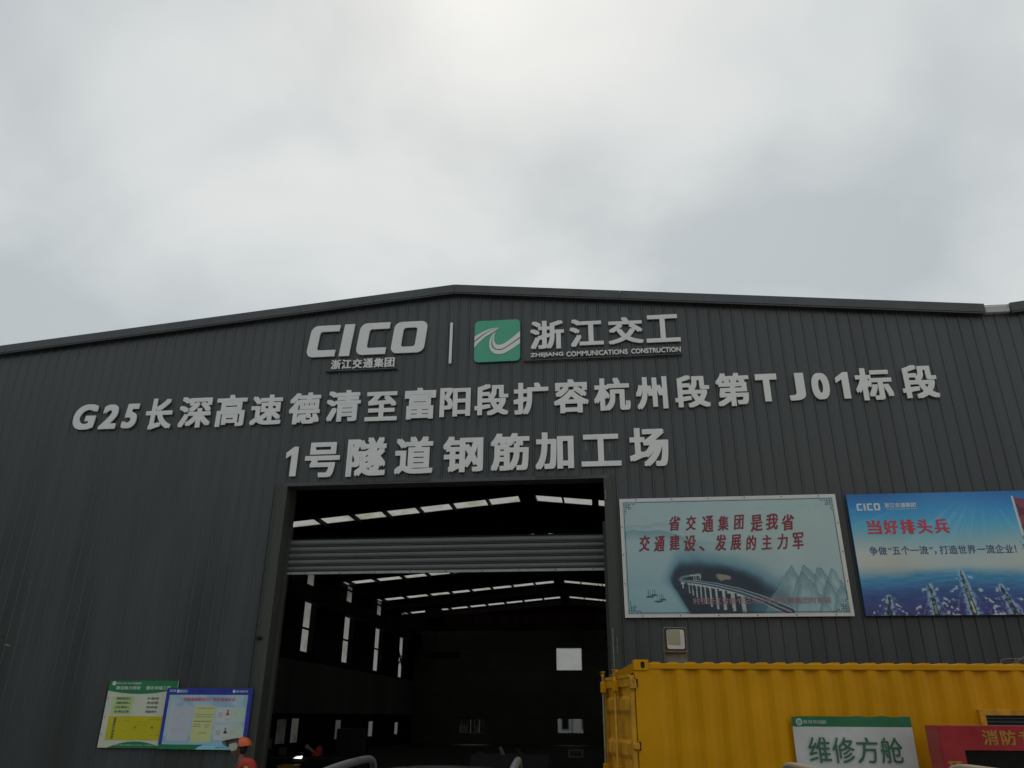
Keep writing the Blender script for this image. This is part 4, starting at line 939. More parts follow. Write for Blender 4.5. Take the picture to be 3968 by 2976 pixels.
# loose cable on the roof
q = MB()
def loop(pts, r=.006): q.tube(catmull([tuple(cw(*p_)) for p_ in pts], 6), r, 6)
def catmull3(P, n=6): return P
def curve3(P, n=6):
    P = [Vector(p_) for p_ in P]; P = [P[0]] + P + [P[-1]]; o_ = []
    for i in range(1, len(P) - 2):
        for k in range(n):
            t = k / n; o_.append(.5 * (2 * P[i] + (P[i + 1] - P[i - 1]) * t + (2 * P[i - 1] - 5 * P[i] + 4 * P[i + 1] - P[i + 2]) * t * t + (3 * P[i] - P[i - 1] - 3 * P[i + 1] + P[i + 2]) * t ** 3))
    o_.append(P[-2]); return o_
for pts in ([(5.08, 1.5, 2.57), (5.10, 1.5, 2.66), (5.16, 1.5, 2.71), (5.28, 1.45, 2.715), (5.36, 1.42, 2.69), (5.42, 1.5, 2.58)],
            [(5.22, 1.4, 2.57), (5.24, 1.4, 2.64), (5.32, 1.4, 2.70), (5.42, 1.4, 2.75), (5.55, 1.4, 2.75), (5.7, 1.4, 2.66), (5.72, 1.4, 2.57)],
            [(5.30, 1.6, 2.58), (5.36, 1.6, 2.70), (5.50, 1.6, 2.73), (5.7, 1.6, 2.70), (5.8, 1.6, 2.58)],
            [(5.38, 1.3, 2.57), (5.46, 1.3, 2.66), (5.6, 1.3, 2.69), (5.75, 1.3, 2.6)]):
    q.tube(curve3([cw(*p_) for p_ in pts]), .0065, 6)
top(q.build('cable_coil', mat('cable_grey', (.16, .15, .13), rough=.6, var=.3), None, smooth=True), 'loose grey cable loops lying on the container roof at the right edge', 'cable')

# ================================================================== CARS
def car(label, loc, rz, paint, railm, group, ztr=1.655):
    T = thing('parked_car', label, 'car', loc, rz, group)
    k_ = ztr / 1.655
    ST = [(-2.30, .70, .92, .45), (-2.22, .84, 1.04, .32), (-1.9, .90, 1.08, .26), (-1.2, .925, 1.08, .24), (0, .93, 1.06, .24), (.9, .925, 1.04, .24), (1.25, .915, 1.03, .24), (1.75, .89, .97, .25), (2.10, .83, .88, .30), (2.27, .70, .76, .38), (2.32, .55, .68, .45)]
    q = MB(); n_ = 12
    for (y_, wd, zt, zb) in ST:
        prof = [(-wd * .80, zb), (-wd * .97, zb + .12), (-wd, (zt + zb) / 2), (-wd * .985, zt - .12), (-wd * .93, zt - .02), (-wd * .6, zt + .015), (wd * .6, zt + .015), (wd * .93, zt - .02), (wd * .985, zt - .12), (wd, (zt + zb) / 2), (wd * .97, zb + .12), (wd * .80, zb)]
        q.v += [(a, y_, b * k_) for a, b in prof]
    for i in range(len(ST) - 1):
        for j in range(n_): q.f.append((i * n_ + j, i * n_ + (j + 1) % n_, (i + 1) * n_ + (j + 1) % n_, (i + 1) * n_ + j))
    q.f.append(tuple(range(n_))); q.f.append(tuple((len(ST) - 1) * n_ + j for j in range(n_)))
    q.build('body', paint, T, world=False, smooth=True)
    # glasshouse
    bot = [(-.83, -2.10, 1.06), (.83, -2.10, 1.06), (.84, 1.22, 1.03), (-.84, 1.22, 1.03)]; tp = [(-.655, -1.84, 1.60), (.655, -1.84, 1.60), (.64, .34, 1.61), (-.64, .34, 1.61)]
    sc_ = lambda P: [(a, b, c * k_) for a, b, c in P]
    q = MB(); q.hexa(sc_(bot), sc_(tp)); q.build('window_glass', GLASSD, T, world=False)
    for (a, b) in list(zip(bot, tp)):
        q = MB(); q.tube([Vector(sc_([a])[0]) * 1.0, Vector(sc_([b])[0])], .035, 8); q.build('pillar', paint, T, world=False, smooth=True)
    for s_ in (-1, 1):
        q = MB(); q.tube([(s_ * .845, -.45, 1.05 * k_), (s_ * .66, -.5, 1.61 * k_)], .03, 6); q.build('pillar', paint, T, world=False, smooth=True)
    q = MB(); nx, ny = 12, 14
    for i in range(nx + 1):
        for j in range(ny + 1):
            a = -1 + 2 * i / nx; b = j / ny; y_ = -1.95 + b * 2.33 + .09 * (1 - a * a) * (1 if b > .5 else -1) * abs(b - .5) * 2
            z_ = 1.684 - .05 * a * a - .02 * a ** 8 - .12 * max(0, b - .78) ** 2 * 8 - .10 * max(0, .22 - b) ** 2 * 8
            q.v.append((a * .675, y_, z_ * k_))
    for i in range(nx):
        for j in range(ny): k0 = i * (ny + 1) + j; q.f.append((k0, k0 + ny + 1, k0 + ny + 2, k0 + 1))
    q.build('roof', paint, T, world=False, smooth=True)
    for s_ in (-1, 1):
        P = [(-1.55, 1.60), (-1.50, 1.66), (-1.38, 1.695), (-.8, 1.718), (-.2, 1.722), (.02, 1.715), (.14, 1.69), (.185, 1.64), (.19, 1.59)]
        q = MB(); q.tube(curve3([(s_ * .505, c[0], c[1] * k_) for c in P], 5), .023, 10); q.build('roof_rail', railm, T, world=False, smooth=True)
        q = MB(); q.bbox(min(s_ * .93, s_ * 1.10), max(s_ * .93, s_ * 1.10), .72, .84, 1.02, 1.17, .02); q.build('side_mirror', paint, T, world=False)
        for y_ in (-1.42, 1.40):
            q = MB(); q.tube([(s_ * .70, y_, .34), (s_ * .72, y_, .34), (s_ * .92, y_, .34), (s_ * .94, y_, .34)], [.30, .34, .34, .31], 24)
            wh = q.build('wheel', BLACK, T, world=False)
            q = MB(); q.tube([(s_ * .935, y_, .34), (s_ * .948, y_, .34)], [.23, .20], 20); q.build('rim', GALV, wh, world=False)
        q = MB(); q.bbox(min(s_ * .50, s_ * .80), max(s_ * .50, s_ * .80), 2.12, 2.285, .70, .82, .02); q.build('headlight', GALV, T, world=False)
        q = MB(); q.bbox(min(s_ * .58, s_ * .86), max(s_ * .58, s_ * .86), -2.31, -2.18, .82, 1.02, .02); q.build('tail_light', RED, T, world=False)
    q = MB(); q.box(-.45, .45, 2.28, 2.335, .52, .64); q.build('grille', BLACK, T, world=False)
    q = MB(); q.bbox(-.80, .80, -2.36, -2.24, .40, .62, .02); q.build('bumper', BLACK, T, world=False)
    return T
C1 = mat('car_dark_grey', (.05, .055, .057), rough=.22, coat=.6, var=.03)
C2 = mat('car_brown_grey', (.05, .045, .04), rough=.25, coat=.6, var=.03)
RS = mat('rail_silver', (.13, .135, .135), rough=.35, metal=.3, var=.04); RS2 = mat('rail_reflected_tan', (.40, .33, .23), rough=.4, metal=.3, var=.06)  # second rails: yellow reflected from the container, painted into the silver
car('dark grey car with silver roof rails parked before the doorway', (-1.125, -8.30, 0), R(4.5), C1, RS, 'cars parked in front of the workshop', 1.632)
car('dark car with silver roof rails tinted tan by reflection parked in front of the yellow container', (1.60, -8.50, 0), R(1.5), C2, RS2, 'cars parked in front of the workshop', 1.632)

# ================================================================== WORKER
HX, HY, HZ = -5.19, -2.5, 1.536
def hp(cx_, cy_, y=0):
    return Vector((HX + ((cx_ - 900) - .12 * (750 - cy_)) * .321e-3, HY + y, HZ - (cy_ - 750) * .279e-3))
T = thing('person', 'worker in red jacket and orange hard hat with raised visor, facing left', 'person', (HX + .08, HY, 0))
SKIN = mat('skin', (.20, .115, .080), rough=.6, var=.1, scale=20); JK = mat('jacket_red', (.42, .035, .022), rough=.8, var=.2, scale=14); TR = mat('trousers_navy', (.03, .035, .05), rough=.85)
def skinmesh(name, V, E, RAD, root=0, sub=2):
    me = bpy.data.meshes.new(name); me.from_pydata(V, E, []); o = bpy.data.objects.new(name, me); COL.objects.link(o)
    md = o.modifiers.new('s', 'SKIN'); md.use_smooth_shade = True
    for i, sv in enumerate(me.skin_vertices[0].data):
        sv.radius = RAD[i] if isinstance(RAD[i], tuple) else (RAD[i], RAD[i]); sv.use_root = i == root
    ms = o.modifiers.new('b', 'SUBSURF'); ms.levels = sub; ms.render_levels = sub
    dg = bpy.context.evaluated_depsgraph_get(); m2 = bpy.data.meshes.new_from_object(o.evaluated_get(dg))
    bpy.data.objects.remove(o); m2.name = name; return m2
bx, by = HX + .10, HY
neck = hp(960, 1180); chest = Vector((bx + .03, by + .01, 1.22)); belly = Vector((bx + .04, by + .02, 1.05)); pel = Vector((bx + .03, by + .02, .88))
def arms(grow=0.0, full=True):
    V = [pel, belly, chest, chest + Vector((-.0, 0, .10)), neck + Vector((.0, 0, -.03)), neck + Vector((-.02, 0, .06))]
    RD = [(.13 + grow, .11 + grow), (.13 + grow, .10 + grow), (.145 + grow, .115 + grow), (.115 + grow, .10 + grow), .055 + grow * .3, .052]
    E = [(0, 1), (1, 2), (2, 3), (3, 4), (4, 5)]
    for s_, hand in ((-1, Vector((-.20, -.22, .98))), (1, Vector((-.22, .20, 1.0)))):
        k = len(V); sh = chest + Vector((.12 if s_ < 0 else -.07, s_ * .165, .10)); el = sh + Vector((.03, s_ * .05, -.28)); wr = Vector((bx + hand.x, by + hand.y, hand.z))
        V += [sh, el, wr]; RD += [.062 + grow, .045 + grow * .8, .032 + grow * .6]; E += [(3, k), (k, k + 1), (k + 1, k + 2)]
    return V, E, RD
V, E, RD = arms()
for s_ in (-1, 1):      # legs
    k = len(V); V += [Vector((bx + .03, by + s_ * .095, .80)), Vector((bx + .0, by + s_ * .11, .46)), Vector((bx + .04, by + s_ * .11, .09)), Vector((bx - .10, by + s_ * .12, .04))]
    RD += [.085, .058, .042, .035]; E += [(0, k), (k, k + 1), (k + 1, k + 2), (k + 2, k + 3)]
for s_, w_ in ((-1, 8), (1, 11)):    # hands with five fingers
    wv = V[w_]; k = len(V); palm = wv + Vector((-.07, -s_ * .0, -.02)); V.append(palm); RD.append((.035, .016)); E.append((w_, k))
    for f, (dy_, ln_) in enumerate(((-.032, .060), (-.011, .075), (.011, .080), (.032, .070))):
        a = len(V); V += [palm + Vector((-.035, dy_, -.005)), palm + Vector((-.035 - ln_ * .5, dy_ * 1.1, -.018)), palm + Vector((-.035 - ln_ * .85, dy_ * 1.1, -.045))]
        RD += [.010, .009, .008]; E += [(k, a), (a, a + 1), (a + 1, a + 2)]
    a = len(V); V += [palm + Vector((.0, -s_ * .045, .005)), palm + Vector((-.035, -s_ * .062, .0)), palm + Vector((-.06, -s_ * .06, -.012))]; RD += [.012, .011, .009]; E += [(k, a), (a, a + 1), (a + 1, a + 2)]
mb_ = skinmesh('body', [tuple(v) for v in V], E, RD, 0, 1)
# head merged into the same mesh
hc = hp(860, 830); fw = Vector((-math.cos(R(14)), -math.sin(R(14)), 0)); pit = R(-16)
f3 = (fw * math.cos(pit) + Vector((0, 0, math.sin(pit)))).normalized(); l3 = Vector((0, 0, 1)).cross(f3).normalized(); u3 = f3.cross(l3)
bm = bmesh.new(); bm.from_mesh(mb_); b2 = bmesh.new(); bmesh.ops.create_uvsphere(b2, u_segments=40, v_segments=28, radius=1)
ga = lambda d, c, s: math.exp(-((d - Vector(c).normalized()).length / s) ** 2)
for v in b2.verts:
    d = v.co.normalized()
    r_ = 1.0 + .26 * ga(d, (1, 0, -.18), .13) + .10 * ga(d, (1, 0, -.02), .12) + .10 * ga(d, (.85, 0, -.85), .26) + .05 * ga(d, (1, 0, .30), .3) - .07 * ga(d, (.95, .38, .05), .14) - .07 * ga(d, (.95, -.38, .05), .14) + .05 * ga(d, (1, 0, -.50), .08) - .05 * ga(d, (1, 0, -.56), .06) + .04 * ga(d, (1, 0, -.62), .07)
    r_ += .14 * (ga(d, (-.08, 1, -.08), .14) + ga(d, (-.08, -1, -.08), .14))
    tap = 1 - .22 * max(0, -d.z)
    p_ = Vector((d.x * .094 * r_, d.y * .073 * r_ * tap, d.z * .118 * (1 + .03 * d.x) * (r_ if d.x > .6 else 1)))
    v.co = hc + f3 * p_.x + l3 * p_.y + u3 * p_.z
me2 = bpy.data.meshes.new('h'); b2.to_mesh(me2); b2.free(); bm.from_mesh(me2)
for f in bm.faces: f.smooth = True
bm.to_mesh(mb_); bm.free(); mb_.materials.clear(); link('body', mb_, SKIN, T, True)
V, E, RD = arms(.022); V = V[:-0 or None]
jm = skinmesh('jacket', [tuple(v) for v in (V[:4] + [neck + Vector((.01, 0, -.075))] + V[6:])], [(0, 1), (1, 2), (2, 3), (3, 4), (3, 5), (5, 6), (6, 7), (3, 8), (8, 9), (9, 10)], RD[:3] + [(RD[3][0] + .02, RD[3][1] + .025), .082] + [r_ + .008 for r_ in RD[6:]], 0, 2)
link('jacket', jm, JK, T, True)
# collar: open shirt collar standing round the neck
q = MB(); n_ = 18; cc = neck + Vector((.0, 0, -.035))
for i in range(n_):
    t = R(40 + 280 * i / (n_ - 1)); dx_, dy_ = -math.cos(t), math.sin(t)
    drop = .05 * math.exp(-((abs(180 - (40 + 280 * i / (n_ - 1))) - 140) / 45) ** 2)
    q.v += [tuple(cc + Vector((dx_ * .085 + .005, dy_ * .082, -.035 - drop))), tuple(cc + Vector((dx_ * .066 + .02, dy_ * .066, .035 - drop * 1.6))), tuple(cc + Vector((dx_ * .088 + .02, dy_ * .088, -.015 - drop * 1.7)))]
for i in range(n_ - 1):
    for a in (0, 1): q.f.append((3 * i + a, 3 * i + a + 1, 3 * i + 4 + a, 3 * i + 3 + a))
q.build('collar', JK, T, smooth=True)
# reflective band on the near sleeve
RF = mat('reflective_lime', (.45, .50, .16), rough=.5); RG = mat('reflective_grey', (.28, .29, .24), rough=.35)
sh = chest + Vector((.12, -.165, .10)); el = sh + Vector((.03, -.05, -.28)); d_ = (el - sh)
for m_, w_, rr_ in ((RF, .045, .108), (RG, .014, .1105)):
    q = MB()
    for i in range(9):
        t = .02 + .9 * i / 8; c = sh + d_ * t + Vector((-.012, 0, 0)); ry = rr_ * (1 - .18 * t) - (.010 if t > .5 else 0)
        for s_ in (-1, 1): q.v.append(tuple(c + Vector((s_ * w_ / 2, -math.sqrt(max(ry ** 2 - (w_ / 2) ** 2, 0)), .0))))
    for i in range(8): q.f.append((2 * i, 2 * i + 1, 2 * i + 3, 2 * i + 2))
    q.build('sleeve_stripe', m_, T, smooth=True)
tm = skinmesh('trousers', [tuple(p_) for p_ in (pel + Vector((0, 0, .06)), pel, Vector((bx + .03, by - .095, .78)), Vector((bx, by - .11, .46)), Vector((bx + .04, by - .11, .12)), Vector((bx + .03, by + .095, .78)), Vector((bx, by + .11, .46)), Vector((bx + .04, by + .11, .12)))],
              [(0, 1), (1, 2), (2, 3), (3, 4), (1, 5), (5, 6), (6, 7)], [.135, (.14, .12), .10, .078, .068, .10, .078, .068], 1, 2)
link('trousers', tm, TR, T, True)
for s_ in (-1, 1):
    q = MB(); q.bbox(bx - .17, bx + .10, by + s_ * .11 - .05, by + s_ * .11 + .05, 0, .10, .03); q.build('boot', BLACK, T)
# hair at the nape, chin strap
bm = bmesh.new(); bmesh.ops.create_uvsphere(bm, u_segments=16, v_segments=10, radius=1)
hb = hc - f3 * .038 + u3 * (-.005)
for v in bm.verts: v.co = hb + f3 * v.co.x * .066 + l3 * v.co.y * .076 + u3 * v.co.z * .085
me = bpy.data.meshes.new('hair'); bm.to_mesh(me); bm.free(); me.polygons.foreach_set('use_smooth', [True] * len(me.polygons)); link('hair', me, mat('hair_black', (.008, .007, .006), rough=.6), T, True)
q = MB(); q.tube(curve3([hp(1010, 760, -.078), hp(960, 950, -.078), hp(880, 1080, -.066), hp(760, 1180, -.035), hp(720, 1195, 0)]), .005, 6); q.build('chin_strap', mat('strap', (.10, .06, .03), rough=.7), T)
# hard hat
OR = mat('hat_orange', (.62, .105, .015), rough=.35, var=.06, scale=12)
dc = hp(1035, 700)
bm = bmesh.new(); bmesh.ops.create_uvsphere(bm, u_segments=32, v_segments=20, radius=1)
bmesh.ops.delete(bm, geom=[v for v in bm.verts if v.co.z < -.12], context='VERTS')
tl = R(-8); fd = (fw * math.cos(tl) + Vector((0, 0, math.sin(tl)))).normalized(); ud = fd.cross(Vector((0, 0, 1)).cross(fd).normalized()) * 1
ld = Vector((0, 0, 1)).cross(fd).normalized(); ud = fd.cross(ld)
if ud.z < 0: ud = -ud
for v in bm.verts:
    c = v.co.copy(); rdg = 1 + .02 * math.exp(-(c.y / .15) ** 2) * (c.z > .3)
    fl = 1.06 if c.z < -.05 else 1
    v.co = dc + fd * c.x * .122 * fl + ld * c.y * .102 * fl + ud * c.z * .118 * rdg
me = bpy.data.meshes.new('hard_hat'); bm.to_mesh(me); bm.free(); me.polygons.foreach_set('use_smooth', [True] * len(me.polygons))
hat = link('hard_hat', me, OR, T, True)
def side(name, P, ya, yb, m, par=None):
    n_ = len(P); q = MB(); q.v = [tuple(hp(a, b, ya)) for a, b in P] + [tuple(hp(a, b, yb)) for a, b in P]
    q.f = [tuple(range(n_))[::-1], tuple(range(n_, 2 * n_))] + [(i, (i + 1) % n_, n_ + (i + 1) % n_, n_ + i) for i in range(n_)]
    return q.build(name, m, par or T)
VD = mat('visor_dark', (.018, .018, .016), rough=.5); VG = mat('visor_grey', (.14, .15, .14), rough=.3); VB = mat('visor_brown', (.075, .068, .06), rough=.5)
vs_ = side('visor', [(905, 318), (620, 365), (330, 425), (360, 500), (600, 470), (890, 395)], -.10, .08, VD)
side('visor_band', [(900, 400), (610, 475), (470, 500), (560, 600), (900, 505), (960, 560), (930, 430)], -.102, -.05, VB, vs_)
side('visor_edge', [(330, 425), (235, 440), (195, 490), (235, 600), (370, 690), (430, 640), (380, 520)], -.095, .085, VG, vs_)
side('visor_shade', [(470, 505), (380, 530), (400, 700), (560, 715), (575, 600)], -.09, .06, VD, vs_)
WC = mat('goggle_white', (.50, .47, .44), rough=.5, var=.08, scale=20)
side('cheek_shield', [(552, 610), (700, 560), (880, 515), (925, 600), (942, 700), (930, 780), (870, 862), (720, 912), (640, 880), (585, 760)], -.115, -.108, WC)
side('cheek_shield', [(368, 730), (548, 722), (585, 800), (640, 900), (600, 950), (500, 976), (430, 940), (380, 860)], .03, .036, mat('goggle_far', (.24, .24, .22), rough=.4))
q = MB(); q.tube([hp(995, 640, -.118), hp(995, 640, -.10)], .014, 12); q.build('visor_hinge', GALV, hat)

# ================================================================== INSIDE THE WORKSHOP
T = thing('bridge_crane', 'dark red overhead bridge crane with a pale slogan spanning the workshop', 'crane', (-3.7, 40, 7.3))
CR = mat('crane_red', (.035, .005, .004), rough=.6, spec=.2)
q = MB(); q.box(-14.2, 6.85, 40, 40.35, 7.35, 8.32); q.build('girder', CR, T)
for X_ in (-14.55, 7.15): q = MB(); q.bbox(X_ - .14, X_ + .14, 39.2, 41.2, 7.74, 8.1, .02); q.build('end_carriage', CR, T)
for k, c in enumerate('安全为了生产'): text('character', c, (-8.9 + .85 * k, -8.4 + .85 * k, 7.72, 8.18), 39.99, 0, mat('slogan_dim', (.045, .04, .03), rough=.8), T, bold=(.03, .02), res=2)
for k, c in enumerate('生产必须'): text('character', c, (-3.1 + .85 * k, -2.6 + .85 * k, 7.72, 8.18), 39.99, 0, mat('slogan_dim', (.045, .04, .03), rough=.8), T, bold=(.03, .02), res=2)
q = MB(); q.bbox(-12.2, -11.2, 39.4, 40.9, 8.0, 8.7, .03); q.build('trolley', STEEL, T)
q = MB(); q.tube([(-11.7, 40.6, 8.0), (-11.7, 40.6, 5.9)], .03, 6); q.bbox(-12.3, -9.9, 40.45, 40.75, 5.5, 5.9, .02); q.build('hoist_block', STEEL, T)
q = MB(); z = 7.95
k = 0
while z > 4.95:
    q.tube([(-.215, 15 + (.02 if k % 2 else 0), z), (-.215 + (.02 if k % 2 == 0 else 0), 15, z - .07)], .012, 5); z -= .065; k += 1
q.tube([(-.215, 15, 4.95), (-.215, 15, 4.83)], .03, 6)
o = q.build('lifting_chain', mat('chain', (.06, .055, .05), rough=.6), None); o['kind'] = None; del o['kind']
top(o, 'thin chain hanging inside the doorway near its right jamb', 'chain')
# the piece of roof the chain hangs from is a hoist on the purlin
top(MB().bbox(-.34, -.09, 14.85, 15.15, 7.95, 9.70, .02).build('chain_hoist', STEEL, None), 'dark hoist under the roof holding the thin chain', 'hoist')
T = thing('zone_sign', 'small grey sign reading 成品区 standing deep inside the workshop', 'sign', (-1.65, 20.0, 0))
q = MB(); q.box(-1.69, -1.09, 20.0, 20.02, .46, .76); q.build('plate', mat('plate_grey', (.62, .64, .62), rough=.6), T)
text('characters', '成品区', (-1.62, -1.16, .52, .70), 19.996, 0, STEEL, T, bold=(.03, .02), res=2)
q = MB(); q.box(-1.41, -1.37, 20.0, 20.03, 0.02, .45); q.build('post', STEELM, T)
# rebar rack with leaning bars just inside
T = thing('steel_rack', 'low dark steel rack with leaning flat bars seen above the car roof', 'rack', (-2.2, 6.1, 0.02))
q = MB(); q.box(-3.3, -1.45, 6.0, 6.06, .85, 1.12); q.box(-3.3, -1.45, 6.7, 6.76, .85, 1.12); q.build('side_rail', mat('rack_grey', (.05, .052, .046), rough=.7), T)['kind'] = 'stuff'
for X_ in (-3.2, -2.4, -1.55):
    for Y_ in (6.03, 6.73): q = MB(); q.box(X_ - .03, X_ + .03, Y_ - .02, Y_ + .02, .02, .85); q.build('leg', STEELM, T)
for (xa, za_, xb, zb_, w_, m_) in ((-3.05, 1.20, -2.75, .9, .10, STEELM), (-2.15, 1.27, -1.9, .95, .08, STEELM), (-2.56, 1.30, -2.40, .92, .035, mat('bright_bar', (.5, .5, .48), rough=.4)), (-2.61, 1.28, -2.45, .92, .02, mat('bright_bar', (.5, .5, .48), rough=.4))):
    q = MB(); q.hexa([(xb - w_, 6.1, zb_), (xb, 6.1, zb_), (xb, 6.14, zb_), (xb - w_, 6.14, zb_)], [(xa - w_, 5.95, za_), (xa, 5.95, za_), (xa, 5.99, za_), (xa - w_, 5.99, za_)]); q.build('flat_bar', m_, T)
# machine and bench by the left jamb
T = thing('bending_machine', 'dark bar bending machine with pale panels just inside the left jamb', 'machine', (-7.80, 6.3, 0.02))
q = MB(); q.bbox(-8.60, -6.60, 6.0, 7.0, .6, .98, .03); q.build('bed', STEEL, T)
for X_ in (-8.40, -7.30, -6.80):
    for Y_ in (6.15, 6.85): q = MB(); q.box(X_ - .06, X_ + .06, Y_ - .05, Y_ + .05, .02, .6); q.build('leg', STEEL, T)
PG = mat('panel_grey', (.16, .165, .155), rough=.6)
q = MB(); q.bbox(-8.45, -8.25, 5.95, 6.1, 1.18, 1.42, .01); q.build('control_box', PG, T)
q = MB(); q.box(-8.40, -8.32, 6.0, 6.05, .98, 1.18); q.build('stalk', STEEL, T)
q = MB(); q.bbox(-8.02, -7.82, 5.95, 6.0, 1.06, 1.22, .01); q.build('panel', mat('panel_dim', (.07, .075, .07), rough=.6), T)
q = MB(); q.tube([(-7.35, 6.0, 1.27), (-7.12, 6.0, 1.12)], [.05, .02], 8); q.build('lever', mat('lever_grey', (.28, .28, .27), rough=.5), T)
q = MB(); q.bbox(-7.58, -7.40, 5.97, 6.0, 1.0, 1.045, .004); q.build('white_patch', mat('patch_white', (.8, .8, .78), rough=.4), T)
# white patch on the machine, built as a small glowing panel
lm = bpy.data.materials.new('patch_glow'); lm.use_nodes = True; b_ = lm.node_tree.nodes['Principled BSDF']; b_.inputs['Emission Color'].default_value = (1, 1, .97, 1); b_.inputs['Emission Strength'].default_value = 1.6
q = MB(); q.hexa([(-7.62, 5.93, .995), (-7.41, 5.93, .985), (-7.41, 5.95, .985), (-7.62, 5.95, .995)], [(-7.56, 5.93, 1.015), (-7.40, 5.93, 1.05), (-7.40, 5.95, 1.05), (-7.56, 5.95, 1.015)]); q.build('glow_patch', lm, T)
RC = mat('red_cloth', (.80, .08, .07), rough=.7, var=.3, scale=20)
bm = bmesh.new(); bmesh.ops.create_icosphere(bm, subdivisions=3, radius=1)
for v in bm.verts:
    n_ = .8 + .55 * math.sin(v.co.x * 5 + v.co.z * 6) * math.cos(v.co.y * 6 + v.co.z * 3)
    v.co = Vector((-7.04 + v.co.x * .10 * n_ * (1.1 - .5 * v.co.z) + v.co.z * .04, 6.02 + v.co.y * .08 * n_, 1.155 + v.co.z * .13))
me = bpy.data.meshes.new('red_bag'); bm.to_mesh(me); bm.free(); me.polygons.foreach_set('use_smooth', [True] * len(me.polygons)); me.materials.append(RC)
o = bpy.data.objects.new('red_bag', me); COL.objects.link(o); top(o, 'small bright red cloth bag on the machine inside the doorway', 'bag')
T = thing('storage_bin', 'yellow metal bin standing low before the machine inside the doorway', 'bin', (-7.40, 5.2, .02))
q = MB(); q.bbox(-7.62, -7.23, 5.0, 5.4, .05, .86, .02); q.build('bin_body', YEL, T)
q = MB(); q.bbox(-7.64, -7.21, 4.98, 5.42, .861, .89, .008); q.build('lid', mat('lid_ochre', (.40, .26, .02), rough=.5), T)
T = thing('tool_cabinet', 'plain grey cabinet standing deep inside by the left wall', 'cabinet', (-11.3, 22, .02))
q = MB(); q.bbox(-11.9, -10.75, 22, 22.6, .04, 1.40, .02); q.build('cabinet_body', mat('cab_grey', (.10, .11, .105), rough=.6), T)
q = MB(); q.box(-11.34, -11.32, 21.99, 22.0, .1, 1.3); q.build('door_gap', BLACK, T)
# ================================================================== BEYOND THE BACK WINDOWS
T = thing('building', 'white rendered house seen through the right back window', 'house', (-3, 56, 0))
NW = mat('white_render', (.52, .52, .53), rough=.8, var=.04)
q = MB(); q.box(-9, 3, 56, 62, 0, 6.5); q.build('wall', NW, T)
q = MB(); q.box(-3.94, -3.38, 55.93, 55.99, .97, 2.4); f = q.build('window', STEELM, T); q = MB(); q.box(-3.89, -3.43, 55.91, 55.929, 1.02, 2.35); q.build('pane', GLASSD, f)
q = MB(); q.box(-2.29, -1.8, 55.93, 55.99, .97, 2.4); q.build('window', STEELM, T)
q = MB(); q.tube([(-3.06, 55.9, 0), (-3.06, 55.9, 6)], .04, 8); q.build('downpipe', GALV, T)
q = MB(); q.hexa([(-9.3, 55.6, 6.5), (3.3, 55.6, 6.5), (3.3, 62.3, 6.5), (-9.3, 62.3, 6.5)], [(-9, 58.5, 7.6), (3, 58.5, 7.6), (3, 59.5, 7.6), (-9, 59.5, 7.6)]); q.build('roof', STEELM, T)
T = thing('lean_to_shed', 'dark open shed seen through the left back window', 'shed', (-11, 54, 0))
q = MB(); q.box(-15, -9.4, 54, 54.1, 0, 3.2); q.build('back_wall', mat('shed_dark', (.03, .032, .03), rough=.8), T)
q = MB(); q.hexa([(-15, 51.5, 2.35), (-9.2, 51.5, 2.35), (-9.2, 54.2, 3.2), (-15, 54.2, 3.2)], [(-15, 51.5, 2.40), (-9.2, 51.5, 2.40), (-9.2, 54.2, 3.26), (-15, 54.2, 3.26)]); q.build('roof', STEELM, T)
for X_ in (-11.1, -10.4): q = MB(); q.tube([(X_, 53, 0), (X_, 53, 2.8)], .03, 8); q.build('post', GALV, T)
q = MB(); q.bbox(-12, -11.4, 53.3, 53.8, 0, 1.25, .02); q.bbox(-10.9, -10.6, 53.3, 53.8, 0, 1.2, .02); q.build('crate_stack', mat('crate', (.07, .08, .06), rough=.8), T)['kind'] = 'stuff'
# unseen wooded hillside added behind the camera to darken the lower facade
q = MB(); nx, ny = 70, 14
for i in range(nx + 1):
    th = R(-75 + 190 * i / nx); lf_ = max(0, math.sin(th))        # th = 0 straight behind, 90 degrees = left
    for j in range(ny + 1):
        rr_ = 12 + 18 * lf_ + 6 * max(0, -math.sin(th)) + 6 * j + random.uniform(-.8, .8); z_ = (9 + 12 * lf_) * (1 - math.exp(-j / 1.6)) + .8 * j + random.uniform(-.8, .8) * (j > 0)
        q.v.append((-rr_ * math.sin(th), -14 - rr_ * math.cos(th), z_ if j else -.2))
for i in range(nx):
    for j in range(ny): k = i * (ny + 1) + j; q.f.append((k, k + 1, k + ny + 2, k + ny + 1))
setp(q.build('added_shade_hill', mat('shade_hill_green', (.035, .05, .025), rough=.9, var=.5, scale=.8), None, smooth=True), kind='structure')
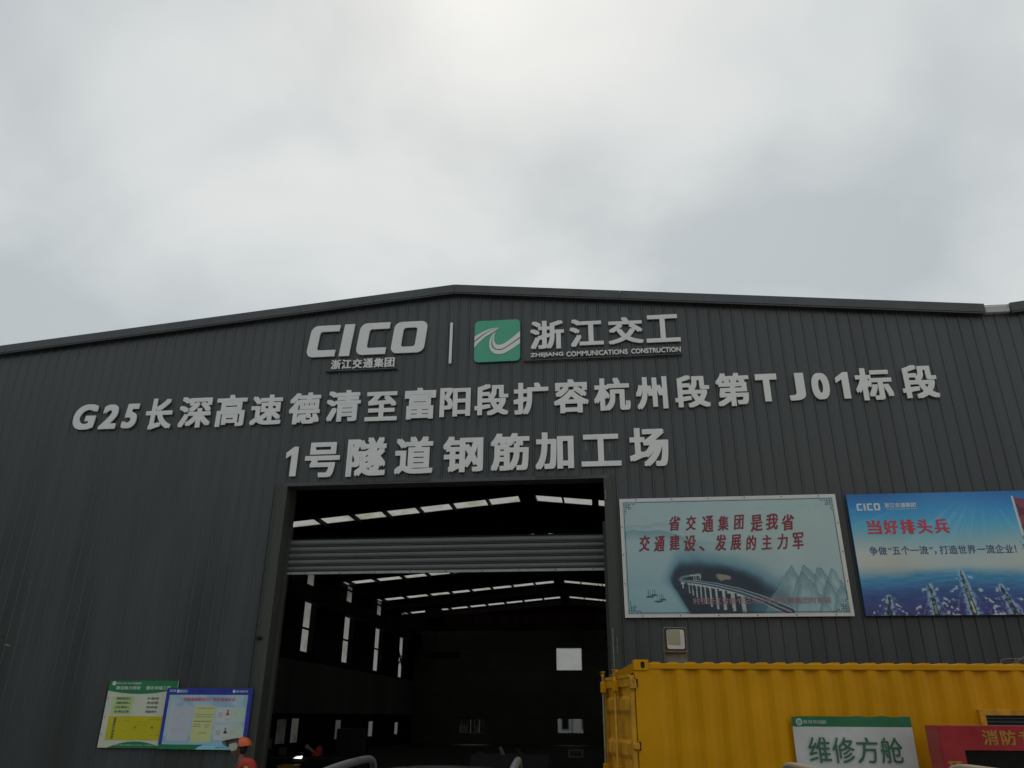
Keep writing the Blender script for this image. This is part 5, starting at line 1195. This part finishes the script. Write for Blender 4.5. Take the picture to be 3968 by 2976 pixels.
# small tree whose twig just enters at the left edge
T = thing('tree', 'thin tree with sparse brown-green leaves touching the left edge of the view', 'tree', (-9.3, -5.0, 0))
BK = mat('bark', (.06, .05, .035), rough=.9); LF = mat('dry_leaf', (.085, .075, .035), rough=.7, var=.4, scale=9)
q = MB(); q.tube(curve3([(-9.3, -5, 0), (-9.25, -5, 1.2), (-9.1, -5.05, 2.2), (-9.15, -5, 3.2)]), [.07] * 8 + [.05] * 6 + [.03] * 5, 8) if False else q.tube([(-9.3, -5, 0), (-9.25, -5, 1.2), (-9.1, -5.05, 2.2), (-9.15, -5, 3.4)], [.07, .055, .04, .015], 8)
q.build('trunk', BK, T)
br = MB(); tips = []
for k in range(11):
    z_ = 1.6 + .16 * k; a = random.uniform(0, 6.28); ln_ = random.uniform(.6, 1.1)
    e_ = Vector((-9.15 + math.cos(a) * ln_ * .9, -5 + math.sin(a) * ln_, z_ + .35)); br.tube([(-9.15, -5, z_), tuple((Vector((-9.15, -5, z_)) + e_) / 2 + Vector((0, 0, .05))), tuple(e_)], [.018, .012, .005], 5); tips.append(e_)
tw = [(-9.12, -5.03, 2.2), (-8.3, -5, 2.62), (-7.6, -5, 2.74), (-7.23, -5, 2.80)]
br.tube(tw, [.022, .014, .008, .003], 5); br.build('limb', BK, T)
lf = MB()
def leafq(c, s):
    a = Vector((random.gauss(0, 1), random.gauss(0, 1), random.gauss(0, .7))).normalized(); b = a.cross(Vector((random.gauss(0, 1), random.gauss(0, 1), random.gauss(0, 1)))).normalized()
    lf.add([c, c + a * s * .5 + b * s * .28, c + a * s, c + a * s * .5 - b * s * .28], [(0, 1, 2, 3)])
for e_ in tips:
    for _ in range(26): leafq(e_ + Vector((random.gauss(0, .18), random.gauss(0, .18), random.gauss(0, .14))), random.uniform(.06, .11))
for t in np.linspace(.25, 1, 26):
    i = min(int(t * 3), 2); c = Vector(tw[i]).lerp(Vector(tw[i + 1]), t * 3 - i); 
    for _ in range(2): leafq(c + Vector((random.gauss(0, .03), random.gauss(0, .05), random.gauss(-.02, .05))), random.uniform(.05, .09))
o = lf.build('foliage', LF, T); o['kind'] = 'stuff'
